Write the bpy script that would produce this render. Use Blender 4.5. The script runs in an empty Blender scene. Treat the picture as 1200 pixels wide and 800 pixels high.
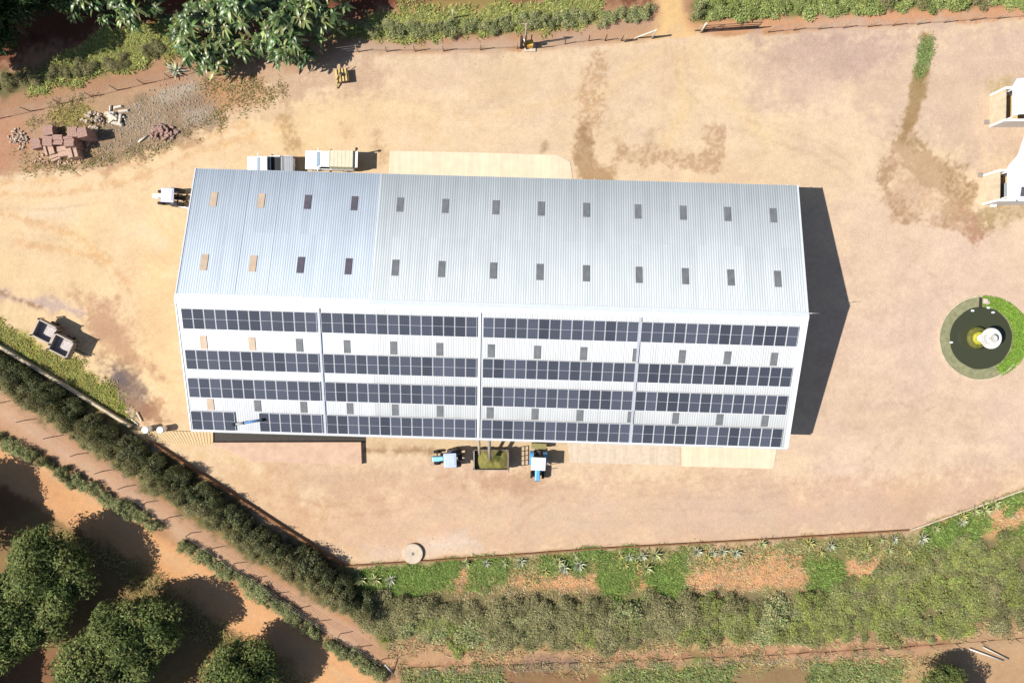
import bpy, bmesh, math, random
import numpy as np
from mathutils import Vector, Matrix
R = math.radians
random.seed(7)
rng = np.random.default_rng(11)

# ------------------------------------------------------------------ scene, camera, light
sc = bpy.context.scene
col = sc.collection
FPX = 811.0                      # focal length in pixels of a 1200 px wide frame
TX, TY, HC = -0.0260, 0.0056, 68.0
_cx, _sx, _cy, _sy = math.cos(TX), math.sin(TX), math.cos(TY), math.sin(TY)
RC = np.array([[_cy, 0, _sy], [0, 1, 0], [-_sy, 0, _cy]]) @ np.array([[1, 0, 0], [0, _cx, -_sx], [0, _sx, _cx]])
cd = bpy.data.cameras.new('camera')
cam = bpy.data.objects.new('camera', cd); col.objects.link(cam)
M4 = Matrix.Identity(4)
for i in range(3):
    for j in range(3):
        M4[i][j] = RC[i, j]
M4[2][3] = HC
cam.matrix_world = M4
cd.sensor_fit = 'HORIZONTAL'; cd.sensor_width = 36; cd.lens = 36 * FPX / 1200
cd.clip_end = 2000
sc.camera = cam

def W(px, py, z=0.0):
    """survey helper: the place on the level z that the plan position (px,py) of the aerial survey refers to"""
    d = RC @ np.array([(px - 600) / FPX, -(py - 400) / FPX, -1.0])
    t = (z - HC) / d[2]
    return Vector((d[0] * t, d[1] * t, z))

w = bpy.data.worlds.new('World'); sc.world = w; w.use_nodes = True
nt = w.node_tree; nt.nodes.clear()
sky = nt.nodes.new('ShaderNodeTexSky'); sky.sky_type = 'NISHITA'; sky.sun_disc = False
SUN = Vector((-0.9225, -0.1454, 1.0))
sky.sun_elevation = R(47); sky.sun_rotation = math.atan2(SUN.x, SUN.y)
sky.altitude = 900; sky.dust_density = 1.5
bg = nt.nodes.new('ShaderNodeBackground'); bg.inputs[1].default_value = 0.066
wo = nt.nodes.new('ShaderNodeOutputWorld')
nt.links.new(sky.outputs[0], bg.inputs[0]); nt.links.new(bg.outputs[0], wo.inputs[0])
sl = bpy.data.lights.new('sun', 'SUN'); sl.energy = 4.2; sl.angle = R(0.5); sl.color = (1.0, 0.955, 0.88)
so = bpy.data.objects.new('sun', sl); col.objects.link(so)
so.rotation_euler = SUN.to_track_quat('Z', 'Y').to_euler(); so.location = (-60, -10, 70)
sc.view_settings.view_transform = 'Standard'; sc.view_settings.look = 'None'
sc.view_settings.exposure = 0.92; sc.view_settings.gamma = 1
sc.view_settings.use_curve_mapping = False
K = 0.50                         # sunlit picture value -> base colour

def lin(c):
    c = np.asarray(c, float) / 255.0
    return np.where(c <= 0.04045, c / 12.92, ((c + 0.055) / 1.055) ** 2.4)
def alb(c, k=None):
    return tuple(np.minimum(lin(c) * (K if k is None else k), 0.9))

# ------------------------------------------------------------------ materials
def mat(name, c, rough=0.6, metal=0.0, var=0.10, scale=3.0, bump=0.0, bscale=40.0, spec=0.3, raw=False, k=None):
    m = bpy.data.materials.new(name); m.use_nodes = True
    t = m.node_tree; b = t.nodes['Principled BSDF']
    c = c if raw else alb(c, k)
    b.inputs['Roughness'].default_value = rough; b.inputs['Metallic'].default_value = metal
    b.inputs['Specular IOR Level'].default_value = spec
    tc = t.nodes.new('ShaderNodeTexCoord')
    n = t.nodes.new('ShaderNodeTexNoise'); n.inputs['Scale'].default_value = scale; n.inputs['Detail'].default_value = 6
    t.links.new(tc.outputs['Object'], n.inputs['Vector'])
    r = t.nodes.new('ShaderNodeMapRange'); r.inputs[1].default_value = 0.25; r.inputs[2].default_value = 0.75
    r.inputs[3].default_value = 1 - var; r.inputs[4].default_value = 1 + var
    t.links.new(n.outputs[0], r.inputs[0])
    mx = t.nodes.new('ShaderNodeMix'); mx.data_type = 'RGBA'; mx.blend_type = 'MULTIPLY'; mx.inputs[0].default_value = 1
    mx.inputs[6].default_value = (*c, 1); t.links.new(r.outputs[0], mx.inputs[7])
    t.links.new(mx.outputs[2], b.inputs['Base Color'])
    if bump:
        n2 = t.nodes.new('ShaderNodeTexNoise'); n2.inputs['Scale'].default_value = bscale; n2.inputs['Detail'].default_value = 4
        t.links.new(tc.outputs['Object'], n2.inputs['Vector'])
        bp = t.nodes.new('ShaderNodeBump'); bp.inputs['Strength'].default_value = bump; bp.inputs['Distance'].default_value = 0.03
        t.links.new(n2.outputs[0], bp.inputs['Height']); t.links.new(bp.outputs[0], b.inputs['Normal'])
    return m

def leafmat(name, rough=0.5, trans=0.25, spec=0.35):
    m = bpy.data.materials.new(name); m.use_nodes = True
    t = m.node_tree; b = t.nodes['Principled BSDF']; o = t.nodes['Material Output']
    a = t.nodes.new('ShaderNodeAttribute'); a.attribute_name = 'Col'
    t.links.new(a.outputs['Color'], b.inputs['Base Color'])
    b.inputs['Roughness'].default_value = rough; b.inputs['Specular IOR Level'].default_value = spec
    tr = t.nodes.new('ShaderNodeBsdfTranslucent'); t.links.new(a.outputs['Color'], tr.inputs[0])
    mx = t.nodes.new('ShaderNodeMixShader'); mx.inputs[0].default_value = trans
    t.links.new(b.outputs[0], mx.inputs[1]); t.links.new(tr.outputs[0], mx.inputs[2]); t.links.new(mx.outputs[0], o.inputs[0])
    return m

def earthmat(name):
    m = bpy.data.materials.new(name); m.use_nodes = True
    t = m.node_tree; b = t.nodes['Principled BSDF']
    b.inputs['Roughness'].default_value = 0.95; b.inputs['Specular IOR Level'].default_value = 0.1
    a = t.nodes.new('ShaderNodeAttribute'); a.attribute_name = 'Col'
    tc = t.nodes.new('ShaderNodeTexCoord')
    prev = a.outputs['Color']
    for s, d, v in ((0.35, 5, 0.03), (2.2, 8, 0.06), (9.0, 5, 0.16)):
        n = t.nodes.new('ShaderNodeTexNoise'); n.inputs['Scale'].default_value = s; n.inputs['Detail'].default_value = d
        n.inputs['Roughness'].default_value = 0.65
        t.links.new(tc.outputs['Object'], n.inputs['Vector'])
        r = t.nodes.new('ShaderNodeMapRange'); r.inputs[1].default_value = 0.3; r.inputs[2].default_value = 0.7
        r.inputs[3].default_value = 1 - v; r.inputs[4].default_value = 1 + v
        t.links.new(n.outputs[0], r.inputs[0])
        mx = t.nodes.new('ShaderNodeMix'); mx.data_type = 'RGBA'; mx.blend_type = 'MULTIPLY'; mx.inputs[0].default_value = 1
        t.links.new(prev, mx.inputs[6]); t.links.new(r.outputs[0], mx.inputs[7]); prev = mx.outputs[2]
    t.links.new(prev, b.inputs['Base Color'])
    n2 = t.nodes.new('ShaderNodeTexNoise'); n2.inputs['Scale'].default_value = 5; n2.inputs['Detail'].default_value = 8
    t.links.new(tc.outputs['Object'], n2.inputs['Vector'])
    bp = t.nodes.new('ShaderNodeBump'); bp.inputs['Strength'].default_value = 0.35; bp.inputs['Distance'].default_value = 0.06
    t.links.new(n2.outputs[0], bp.inputs['Height']); t.links.new(bp.outputs[0], b.inputs['Normal'])
    return m

MT = dict(
    pipeblue=mat('faded_blue', (0.07, 0.16, 0.34), 0.5, var=0.12, raw=True),
    soilstone2=mat('dusty_stone', (0.40, 0.32, 0.25), 0.9, var=0.3, scale=8, raw=True),
    bowlwhite=mat('bowl_plaster', (0.52, 0.51, 0.48), 0.7, var=0.08, raw=True), cupgrey=mat('cup_plaster', (0.40, 0.39, 0.36), 0.7, var=0.1, raw=True),
    white=mat('white_paint', (0.78, 0.78, 0.77), 0.35, var=0.03, raw=True, spec=0.5),
    offwhite=mat('offwhite_paint', (0.66, 0.65, 0.62), 0.5, var=0.06, raw=True),
    roof_blue=mat('bluish_sheet', (0.47, 0.525, 0.585), 0.7, 0.0, var=0.03, scale=0.6, raw=True, spec=0.2),
    roof_pale=mat('pale_sheet', (0.49, 0.525, 0.535), 0.7, 0.0, var=0.03, scale=0.6, raw=True, spec=0.2),
    roof_white=mat('white_sheet', (0.62, 0.63, 0.645), 0.45, 0.0, var=0.04, scale=0.6, raw=True, spec=0.5),
    roof_grey=mat('greyish_white_sheet', (0.52, 0.53, 0.53), 0.45, 0.0, var=0.05, scale=0.6, raw=True, spec=0.5),
    trim=mat('metal_trim', (0.62, 0.63, 0.64), 0.45, 0.0, var=0.04, raw=True, spec=0.5),
    ridge=mat('ridge_metal', (0.50, 0.53, 0.56), 0.4, 0.0, var=0.05, raw=True, spec=0.5),
    tray=mat('galvanised_tray', (0.47, 0.49, 0.53), 0.4, 0.3, var=0.08, raw=True),
    wall=mat('plaster', (0.55, 0.48, 0.38), 0.8, var=0.1, raw=True),
    sky_grey=mat('grey_skylight', (0.13, 0.135, 0.14), 0.35, var=0.2, scale=2, raw=True, spec=0.5),
    sky_dark=mat('dark_skylight', (0.085, 0.075, 0.09), 0.35, var=0.2, scale=2, raw=True, spec=0.5),
    sky_tan=mat('tan_skylight', (0.42, 0.32, 0.23), 0.5, var=0.12, scale=2, raw=True),
    pframe=mat('aluminium_frame', (0.72, 0.73, 0.75), 0.35, 0.0, var=0.02, raw=True, spec=0.5),
    glass=mat('dark_glass', (0.03, 0.045, 0.055), 0.08, var=0.05, raw=True, spec=0.6),
    glass_blue=mat('windscreen_glass', (0.13, 0.19, 0.25), 0.12, var=0.1, raw=True, spec=0.6),
    tyre=mat('rubber', (0.018, 0.017, 0.017), 0.85, var=0.2, raw=True),
    dark=mat('dark_steel', (0.03, 0.03, 0.035), 0.6, var=0.2, raw=True),
    bedgrey=mat('grey_cover', (0.27, 0.28, 0.30), 0.6, var=0.1, raw=True),
    canvas=mat('cream_canvas', (0.50, 0.46, 0.34), 0.8, var=0.08, bump=0.2, raw=True),
    blue=mat('blue_paint', (0.10, 0.33, 0.60), 0.35, var=0.06, raw=True, spec=0.5),
    cyan=mat('pale_blue_paint', (0.22, 0.52, 0.68), 0.35, var=0.06, raw=True, spec=0.5),
    lav=mat('lavender_roof', (0.42, 0.43, 0.57), 0.5, var=0.06, raw=True),
    lavblue=mat('pale_blue_roof', (0.38, 0.44, 0.60), 0.5, var=0.08, raw=True),
    rust=mat('rusty_steel', (0.10, 0.055, 0.04), 0.8, var=0.3, scale=6, raw=True),
    rustgrey=mat('weathered_steel', (0.22, 0.19, 0.17), 0.7, var=0.25, scale=5, raw=True),
    pale_floor2=mat('pale_sheet_floor', (0.40, 0.355, 0.34), 0.7, var=0.25, scale=4, raw=True), rim=mat('pale_rim', (0.34, 0.285, 0.24), 0.7, var=0.2, scale=5, raw=True),
    palegrey=mat('pale_floor', (0.34, 0.30, 0.285), 0.7, var=0.25, scale=4, raw=True),
    olive=mat('olive_boards', (0.20, 0.18, 0.07), 0.8, var=0.25, scale=5, raw=True),
    timber=mat('weathered_timber', (0.30, 0.24, 0.17), 0.85, var=0.2, scale=6, raw=True),
    deck=mat('ochre_boards', (0.50, 0.36, 0.20), 0.8, var=0.12, scale=4, raw=True),
    darkwood=mat('dark_timber', (0.06, 0.04, 0.03), 0.85, var=0.25, scale=6, raw=True),
    pale_wood=mat('pale_timber', (0.50, 0.45, 0.37), 0.8, var=0.15, scale=6, raw=True),
    brick=mat('brick', (0.30, 0.185, 0.15), 0.9, var=0.25, scale=9, bump=0.6, bscale=18, raw=True),
    brick_worn=mat('worn_brick', (0.40, 0.27, 0.20), 0.9, var=0.3, scale=9, bump=0.6, bscale=18, raw=True),
    conc=mat('concrete', (0.46, 0.375, 0.285), 0.85, var=0.12, scale=2.5, bump=0.2, raw=True),
    conc_cream=mat('cream_concrete', (0.56, 0.47, 0.34), 0.85, var=0.07, scale=1.2, bump=0.15, raw=True),
    conc_red=mat('reddish_concrete', (0.44, 0.30, 0.215), 0.9, var=0.13, scale=1.5, bump=0.2, raw=True),
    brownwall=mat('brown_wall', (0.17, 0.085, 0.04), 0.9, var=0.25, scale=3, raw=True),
    creamwall=mat('cream_wall', (0.46, 0.38, 0.27), 0.9, var=0.15, scale=2, raw=True),
    orange=mat('orange_paint', (0.58, 0.33, 0.05), 0.5, var=0.1, raw=True),
    yellow=mat('faded_yellow_paint', (0.46, 0.34, 0.14), 0.6, var=0.15, scale=5, raw=True),
    bark=mat('bark', (0.10, 0.07, 0.045), 0.9, var=0.3, scale=5, bump=0.5, raw=True),
    soilstone=mat('stone', (0.27, 0.215, 0.165), 0.9, var=0.25, scale=8, raw=True),
    algae=mat('algae_plinth', (0.33, 0.31, 0.03), 0.7, var=0.3, scale=3, raw=True),
    silt=mat('black_silt', (0.03, 0.024, 0.02), 0.7, var=0.3, raw=True),  # near black; colours the drain's shaded inside and the inlet channel
    pale_stone=mat('pale_stone', (0.44, 0.38, 0.30), 0.9, var=0.2, scale=8, raw=True),
    black=mat('black_rubber', (0.012, 0.012, 0.014), 0.6, var=0.1, raw=True),
)
MT['leaf'] = leafmat('foliage', 0.65, 0.2, 0.08)
MT['gloss_leaf'] = leafmat('glossy_foliage', 0.38, 0.2, 0.5)
MT['grass'] = leafmat('grass_blades', 0.7, 0.3, 0.15)
MT['earth'] = earthmat('earth')

def solar_mat():
    m = bpy.data.materials.new('solar_cells'); m.use_nodes = True
    t = m.node_tree; b = t.nodes['Principled BSDF']
    tc = t.nodes.new('ShaderNodeTexCoord')
    oi = t.nodes.new('ShaderNodeObjectInfo')
    wv = t.nodes.new('ShaderNodeTexWave'); wv.inputs['Scale'].default_value = 2.0; wv.bands_direction = 'X'
    t.links.new(tc.outputs['Object'], wv.inputs['Vector'])
    wy = t.nodes.new('ShaderNodeTexWave'); wy.inputs['Scale'].default_value = 3.0; wy.bands_direction = 'Y'
    t.links.new(tc.outputs['Object'], wy.inputs['Vector'])
    ad = t.nodes.new('ShaderNodeMath'); ad.operation = 'MAXIMUM'
    t.links.new(wv.outputs[0], ad.inputs[0]); t.links.new(wy.outputs[0], ad.inputs[1])
    r = t.nodes.new('ShaderNodeMapRange'); r.inputs[1].default_value = 0.93; r.inputs[2].default_value = 1.0
    t.links.new(ad.outputs[0], r.inputs[0])
    rr = t.nodes.new('ShaderNodeMapRange'); rr.inputs[3].default_value = 0.75; rr.inputs[4].default_value = 1.3
    t.links.new(oi.outputs['Random'], rr.inputs[0])
    mx = t.nodes.new('ShaderNodeMix'); mx.data_type = 'RGBA'
    mx.inputs[6].default_value = (0.046, 0.052, 0.070, 1); mx.inputs[7].default_value = (0.095, 0.10, 0.125, 1)
    t.links.new(r.outputs[0], mx.inputs[0])
    m2 = t.nodes.new('ShaderNodeMix'); m2.data_type = 'RGBA'; m2.blend_type = 'MULTIPLY'; m2.inputs[0].default_value = 1
    t.links.new(mx.outputs[2], m2.inputs[6]); t.links.new(rr.outputs[0], m2.inputs[7])
    t.links.new(m2.outputs[2], b.inputs['Base Color'])
    b.inputs['Roughness'].default_value = 0.22; b.inputs['Specular IOR Level'].default_value = 0.45
    return m
def weather(m, amt=0.045):
    """sheet to sheet tone, rain streaks down the slope and faint dirt laps on roof sheeting"""
    t = m.node_tree; b = t.nodes['Principled BSDF']; src = b.inputs['Base Color'].links[0].from_socket
    tc = t.nodes.new('ShaderNodeTexCoord'); sp = t.nodes.new('ShaderNodeSeparateXYZ'); t.links.new(tc.outputs['Object'], sp.inputs[0])
    dv = t.nodes.new('ShaderNodeMath'); dv.operation = 'DIVIDE'; dv.inputs[1].default_value = 0.825; t.links.new(sp.outputs[0], dv.inputs[0])
    fl = t.nodes.new('ShaderNodeMath'); fl.operation = 'FLOOR'; t.links.new(dv.outputs[0], fl.inputs[0])
    y3 = t.nodes.new('ShaderNodeMath'); y3.operation = 'DIVIDE'; y3.inputs[1].default_value = 6.1; t.links.new(sp.outputs[1], y3.inputs[0])
    f3 = t.nodes.new('ShaderNodeMath'); f3.operation = 'FLOOR'; t.links.new(y3.outputs[0], f3.inputs[0])
    cb = t.nodes.new('ShaderNodeCombineXYZ'); t.links.new(fl.outputs[0], cb.inputs[0]); t.links.new(f3.outputs[0], cb.inputs[1])
    wn = t.nodes.new('ShaderNodeTexWhiteNoise'); wn.noise_dimensions = '3D'; t.links.new(cb.outputs[0], wn.inputs['Vector'])
    mp = t.nodes.new('ShaderNodeMapping'); mp.inputs['Scale'].default_value = (2.6, 0.14, 0.14); t.links.new(tc.outputs['Object'], mp.inputs[0])
    n = t.nodes.new('ShaderNodeTexNoise'); n.inputs['Scale'].default_value = 1.0; n.inputs['Detail'].default_value = 5; t.links.new(mp.outputs[0], n.inputs['Vector'])
    n2 = t.nodes.new('ShaderNodeTexNoise'); n2.inputs['Scale'].default_value = 0.18; n2.inputs['Detail'].default_value = 3; t.links.new(tc.outputs['Object'], n2.inputs['Vector'])
    prev = src
    for o_, lo, hi, k in ((wn.outputs[0], 0, 1, amt), (n.outputs[0], 0.3, 0.7, amt * 1.5), (n2.outputs[0], 0.3, 0.7, amt * 0.4)):
        r = t.nodes.new('ShaderNodeMapRange'); r.inputs[1].default_value = lo; r.inputs[2].default_value = hi; r.inputs[3].default_value = 1 - k; r.inputs[4].default_value = 1 + k * 0.6
        t.links.new(o_, r.inputs[0]); mx = t.nodes.new('ShaderNodeMix'); mx.data_type = 'RGBA'; mx.blend_type = 'MULTIPLY'; mx.inputs[0].default_value = 1
        t.links.new(prev, mx.inputs[6]); t.links.new(r.outputs[0], mx.inputs[7]); prev = mx.outputs[2]
    t.links.new(prev, b.inputs['Base Color'])
for k_ in ('roof_blue', 'roof_pale', 'roof_white', 'roof_grey'): weather(MT[k_])
for k_ in ('creamwall', 'offwhite', 'conc_cream', 'conc'): weather(MT[k_], 0.06)
MT['solar'] = solar_mat()
def water_mat():
    m = bpy.data.materials.new('pond_water'); m.use_nodes = True
    t = m.node_tree; b = t.nodes['Principled BSDF']
    b.inputs['Base Color'].default_value = (0.040, 0.044, 0.024, 1); b.inputs['Roughness'].default_value = 0.06
    n = t.nodes.new('ShaderNodeTexNoise'); n.inputs['Scale'].default_value = 3
    tc = t.nodes.new('ShaderNodeTexCoord'); t.links.new(tc.outputs['Object'], n.inputs['Vector'])
    bp = t.nodes.new('ShaderNodeBump'); bp.inputs['Strength'].default_value = 0.06
    t.links.new(n.outputs[0], bp.inputs['Height']); t.links.new(bp.outputs[0], b.inputs['Normal'])
    return m
MT['water'] = water_mat()

# ------------------------------------------------------------------ building blocks
def bx(bm, sx, sy, sz, loc=(0, 0, 0), rz=0.0, bev=0.0, taper=None, rot=None):
    """box whose loc is the middle of its base; taper=(fx,fy,dx) scales / shifts the top"""
    vs = []
    for z in (0, 1):
        fx, fy, dx = (taper if (taper and z) else (1, 1, 0))
        for x, y in ((-.5, -.5), (.5, -.5), (.5, .5), (-.5, .5)):
            vs.append(Vector((x * sx * fx + dx, y * sy * fy, z * sz)))
    Mx = Matrix.Translation(loc) @ (rot.to_4x4() if rot else Matrix.Rotation(rz, 4, 'Z'))
    b = [bm.verts.new(Mx @ v) for v in vs]
    fs = [bm.faces.new([b[i] for i in f]) for f in ((3, 2, 1, 0), (4, 5, 6, 7), (0, 1, 5, 4), (1, 2, 6, 5), (2, 3, 7, 6), (3, 0, 4, 7))]
    if bev:
        es = list({e for f in fs for e in f.edges})
        bmesh.ops.bevel(bm, geom=es, offset=bev, segments=2, affect='EDGES', profile=0.6)
    return b
def tube(bm, p, q, r, r2=None, n=8):
    p, q = Vector(p), Vector(q); r2 = r if r2 is None else r2
    d = (q - p).normalized(); a = d.orthogonal().normalized(); b = d.cross(a)
    A, B = [], []
    for i in range(n):
        t = 2 * math.pi * i / n; o = a * math.cos(t) + b * math.sin(t)
        A.append(bm.verts.new(p + o * r)); B.append(bm.verts.new(q + o * r2))
    for i in range(n):
        f = bm.faces.new((A[i], A[(i + 1) % n], B[(i + 1) % n], B[i])); f.smooth = n > 6
    bm.faces.new(A[::-1]); bm.faces.new(B)
def bar(bm, p, q, wd):
    tube(bm, p, q, wd, n=4)
def lathe(bm, prof, n=32, c=(0, 0, 0), closed=False):
    rings = []
    for r, z in prof:
        rings.append([bm.verts.new((c[0] + r * math.cos(2 * math.pi * i / n), c[1] + r * math.sin(2 * math.pi * i / n), c[2] + z)) for i in range(n)])
    for a, b in zip(rings, rings[1:]):
        for i in range(n):
            f = bm.faces.new((a[i], a[(i + 1) % n], b[(i + 1) % n], b[i])); f.smooth = True
    if not closed:
        bm.faces.new(rings[0][::-1]); bm.faces.new(rings[-1])
def obj(name, bm, m, parent=None, loc=None, rz=0.0):
    bmesh.ops.recalc_face_normals(bm, faces=bm.faces)
    me = bpy.data.meshes.new(name); bm.to_mesh(me); bm.free()
    me.materials.append(MT[m] if isinstance(m, str) else m)
    o = bpy.data.objects.new(name, me); col.objects.link(o)
    if parent: o.parent = parent
    if loc is not None: o.location = loc
    if rz: o.rotation_euler.z = rz
    return o
def NB(): return bmesh.new()
def tag(o, label=None, cat=None, group=None, kind=None):
    if label: o['label'] = label
    if cat: o['category'] = cat
    if group: o['group'] = group
    if kind: o['kind'] = kind
    return o
def thing(name, label, cat, loc=(0, 0, 0), rz=0.0, group=None):
    o = bpy.data.objects.new(name, None); o.empty_display_size = 0.3; col.objects.link(o)
    o.location = loc; o.rotation_euler.z = rz
    return tag(o, label, cat, group)
def copy_tree(o, parent=None):
    c = o.copy(); col.objects.link(c)
    if parent: c.parent = parent
    for ch in list(o.children): copy_tree(ch, c)
    return c
def pymesh(name, V, F, m, parent=None, cols=None, smooth=False):
    """V Nx3, F Mxk (all faces k corners)"""
    V = np.asarray(V, np.float32); F = np.asarray(F, np.int32)
    me = bpy.data.meshes.new(name)
    me.vertices.add(len(V)); me.vertices.foreach_set('co', V.ravel())
    k = F.shape[1]
    me.loops.add(F.size); me.loops.foreach_set('vertex_index', F.ravel())
    me.polygons.add(len(F)); me.polygons.foreach_set('loop_start', np.arange(0, F.size, k, dtype=np.int32))
    me.polygons.foreach_set('loop_total', np.full(len(F), k, np.int32))
    if cols is not None:
        a = me.color_attributes.new('Col', 'FLOAT_COLOR', 'POINT')
        c4 = np.ones((len(V), 4), np.float32); c4[:, :3] = cols
        a.data.foreach_set('color', c4.ravel())
    me.update(calc_edges=True); me.validate()
    if smooth: me.polygons.foreach_set('use_smooth', np.ones(len(F), bool))
    me.materials.append(MT[m])
    o = bpy.data.objects.new(name, me); col.objects.link(o)
    if parent: o.parent = parent
    return o

# ------------------------------------------------------------------ numeric noise and plan painting
_H = np.random.default_rng(3).random((256, 256))
def vnoise(x, y):
    xi = np.floor(x).astype(int); yi = np.floor(y).astype(int); fx = x - xi; fy = y - yi
    fx = fx * fx * (3 - 2 * fx); fy = fy * fy * (3 - 2 * fy)
    g = lambda i, j: _H[i & 255, j & 255]
    return (g(xi, yi) * (1 - fx) + g(xi + 1, yi) * fx) * (1 - fy) + (g(xi, yi + 1) * (1 - fx) + g(xi + 1, yi + 1) * fx) * fy
def fbm(x, y, s, o=4):
    v = 0; a = 0.5; t = 0
    for i in range(o):
        v = v + a * vnoise(x * s + 17.3 * i, y * s - 9.1 * i); t += a; a *= 0.55; s *= 2.05
    return v / t
def plan(pts): return np.array([list(W(*p))[:2] for p in pts])
def segdist(x, y, a, b):
    ax, ay = a; dx, dy = b[0] - a[0], b[1] - a[1]
    t = np.clip(((x - ax) * dx + (y - ay) * dy) / (dx * dx + dy * dy + 1e-12), 0, 1)
    return np.hypot(x - ax - t * dx, y - ay - t * dy), t
def inside(x, y, P):
    c = np.zeros(x.shape, bool); n = len(P)
    for i in range(n):
        (x1, y1), (x2, y2) = P[i], P[i - 1]
        if y1 == y2: continue
        c ^= ((y1 > y) != (y2 > y)) & (x < (x2 - x1) * (y - y1) / (y2 - y1) + x1)
    return c
def sdf(x, y, P):
    d = np.full(x.shape, 1e9)
    for i in range(len(P)): d = np.minimum(d, segdist(x, y, P[i - 1], P[i])[0])
    return np.where(inside(x, y, P), -d, d)
def ldist(x, y, P, r):
    """distance to a stroke, P polyline, r radius (m) per vertex"""
    d = np.full(x.shape, 1e9)
    for i in range(len(P) - 1):
        dd, t = segdist(x, y, P[i], P[i + 1]); d = np.minimum(d, dd - (r[i] * (1 - t) + r[i + 1] * t))
    return d

YARD = plan([(-130, 195), (0, 203), (110, 192), (190, 168), (250, 140), (300, 100), (420, 64), (640, 58), (760, 46), (940, 38), (1200, 22),
             (1420, 12), (1420, 495), (1200, 573), (1120, 600), (1066, 621), (700, 641), (404, 662), (330, 612), (155, 500), (0, 405), (-130, 328)])
ROAD = plan([(-160, 440), (0, 512), (100, 572), (190, 628), (300, 702), (440, 790), (520, 850), (450, 860), (370, 795), (300, 752), (215, 690), (120, 625), (55, 580), (0, 556), (-160, 500)])
# strokes: kind, points, colour, softness m, edge noise m, opacity, speckle
PAINT = []
def P_(pts, c, soft=1.0, nz=0.8, op=1.0, speck=0.0): PAINT.append(('p', plan(pts), c, soft, nz, op, speck))
def L_(pts, r, c, soft=0.5, nz=0.5, op=1.0, speck=0.0):
    r = [q / 11.9 for q in (r if isinstance(r, (list, tuple)) else [r] * len(pts))]
    PAINT.append(('l', plan(pts), c, soft, nz, op, speck, r))
# --- lower left: orchard, road, strip between the hedges
P_([(-400, 500), (0, 520), (440, 790), (500, 900), (-400, 1300)], (158, 116, 82), 1.0, 1.0)  # orchard floor colour lowered to deepen the shade under the trees
P_([(60, 600), (130, 645), (230, 700), (330, 760), (420, 830), (300, 900), (-100, 640)], (166, 140, 92), 1.0, 1.5, 0.85, 0.4)
P_([(-160, 440), (0, 512), (190, 628), (440, 790), (520, 850), (440, 866), (356, 802), (205, 700), (110, 634), (48, 590), (0, 566), (-160, 512)], (238, 180, 126), 0.5, 0.5)
L_([(-60, 490), (60, 552), (180, 640), (330, 742), (420, 806)], 4, (236, 188, 138), 0.5, 0.4, 0.7)
L_([(-60, 510), (50, 568), (160, 645), (300, 742)], 3, (240, 180, 120), 0.4, 0.3, 0.6)
P_([(-160, 370), (0, 452), (200, 590), (330, 680), (450, 752), (450, 780), (330, 715), (190, 620), (0, 505), (-160, 425)], (212, 168, 132), 0.6, 0.6)
L_([(-30, 462), (120, 560), (300, 690), (420, 762)], 4, (228, 188, 152), 0.6, 0.5, 0.7)
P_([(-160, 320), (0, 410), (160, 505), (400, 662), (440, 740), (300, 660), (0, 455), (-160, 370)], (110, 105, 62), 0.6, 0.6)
# --- bottom: bank, track, verge
P_([(400, 664), (700, 643), (1066, 623), (1200, 575), (1420, 495), (1420, 760), (1200, 745), (450, 770)], (150, 142, 88), 0.25, 0.2)
for g in ([(410, 668), (538, 660), (525, 692), (420, 700)], [(560, 656), (592, 655), (588, 672), (565, 690), (545, 690)], [(692, 648), (738, 645), (740, 698), (708, 700)],
          [(758, 668), (800, 648), (800, 700), (765, 702)], [(948, 660), (992, 655), (992, 694), (952, 694)], [(1090, 620), (1150, 596), (1152, 622), (1120, 640), (1080, 650)],
          [(1166, 632), (1200, 618), (1230, 640), (1190, 650)], [(640, 652), (690, 645), (690, 668), (640, 670)], [(1160, 590), (1215, 572), (1240, 590), (1180, 600)]):
    P_(g, (122, 142, 68), 0.8, 1.6, 0.85, 0.3)
for g in ([(528, 668), (560, 668), (568, 702), (518, 704)], [(588, 672), (640, 668), (700, 662), (708, 702), (578, 704)], [(738, 668), (760, 670), (766, 704), (738, 704)],
          [(800, 648), (905, 640), (952, 645), (952, 692), (800, 706)], [(990, 656), (1046, 648), (1042, 692), (996, 696)],
          [(1146, 606), (1200, 590), (1260, 580), (1260, 622), (1200, 628), (1165, 645), (1152, 634)]):
    P_(g, (240, 178, 126), 0.5, 1.0, 0.97, 0.15)
for g in ([(560, 660), (640, 655), (640, 668), (560, 672)], [(780, 650), (800, 640), (830, 660), (800, 676)], [(1030, 636), (1090, 628), (1080, 660), (1040, 668)]):
    P_(g, (165, 162, 100), 0.6, 0.8, 0.7)
P_([(430, 690), (700, 690), (1000, 690), (1060, 640), (1420, 600), (1420, 735), (1200, 735), (1000, 752), (700, 765), (460, 770)], (140, 128, 88), 0.5, 0.6)
P_([(430, 752), (700, 758), (1000, 745), (1200, 728), (1420, 720), (1420, 780), (1200, 772), (900, 788), (600, 786), (450, 800)], (211, 165, 124), 0.8, 0.9)
L_([(540, 762), (640, 752), (800, 752), (980, 748)], 4, (214, 180, 120), 0.8, 0.6, 0.7, 0.4)
L_([(470, 780), (700, 772), (1000, 762), (1200, 745)], 2.2, (170, 122, 92), 0.3, 0.4, 0.7)
P_([(480, 786), (720, 780), (950, 775), (1050, 775), (1050, 900), (480, 900)], (132, 148, 78), 0.7, 1.0, 0.9, 0.3)
P_([(590, 782), (700, 785), (720, 800), (700, 830), (580, 830)], (162, 116, 88), 0.5, 0.8, 0.9, 0.3)
P_([(605, 775), (640, 770), (680, 773), (690, 781), (610, 783)], (158, 132, 116), 0.4, 0.5, 0.8, 0.3)
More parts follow.
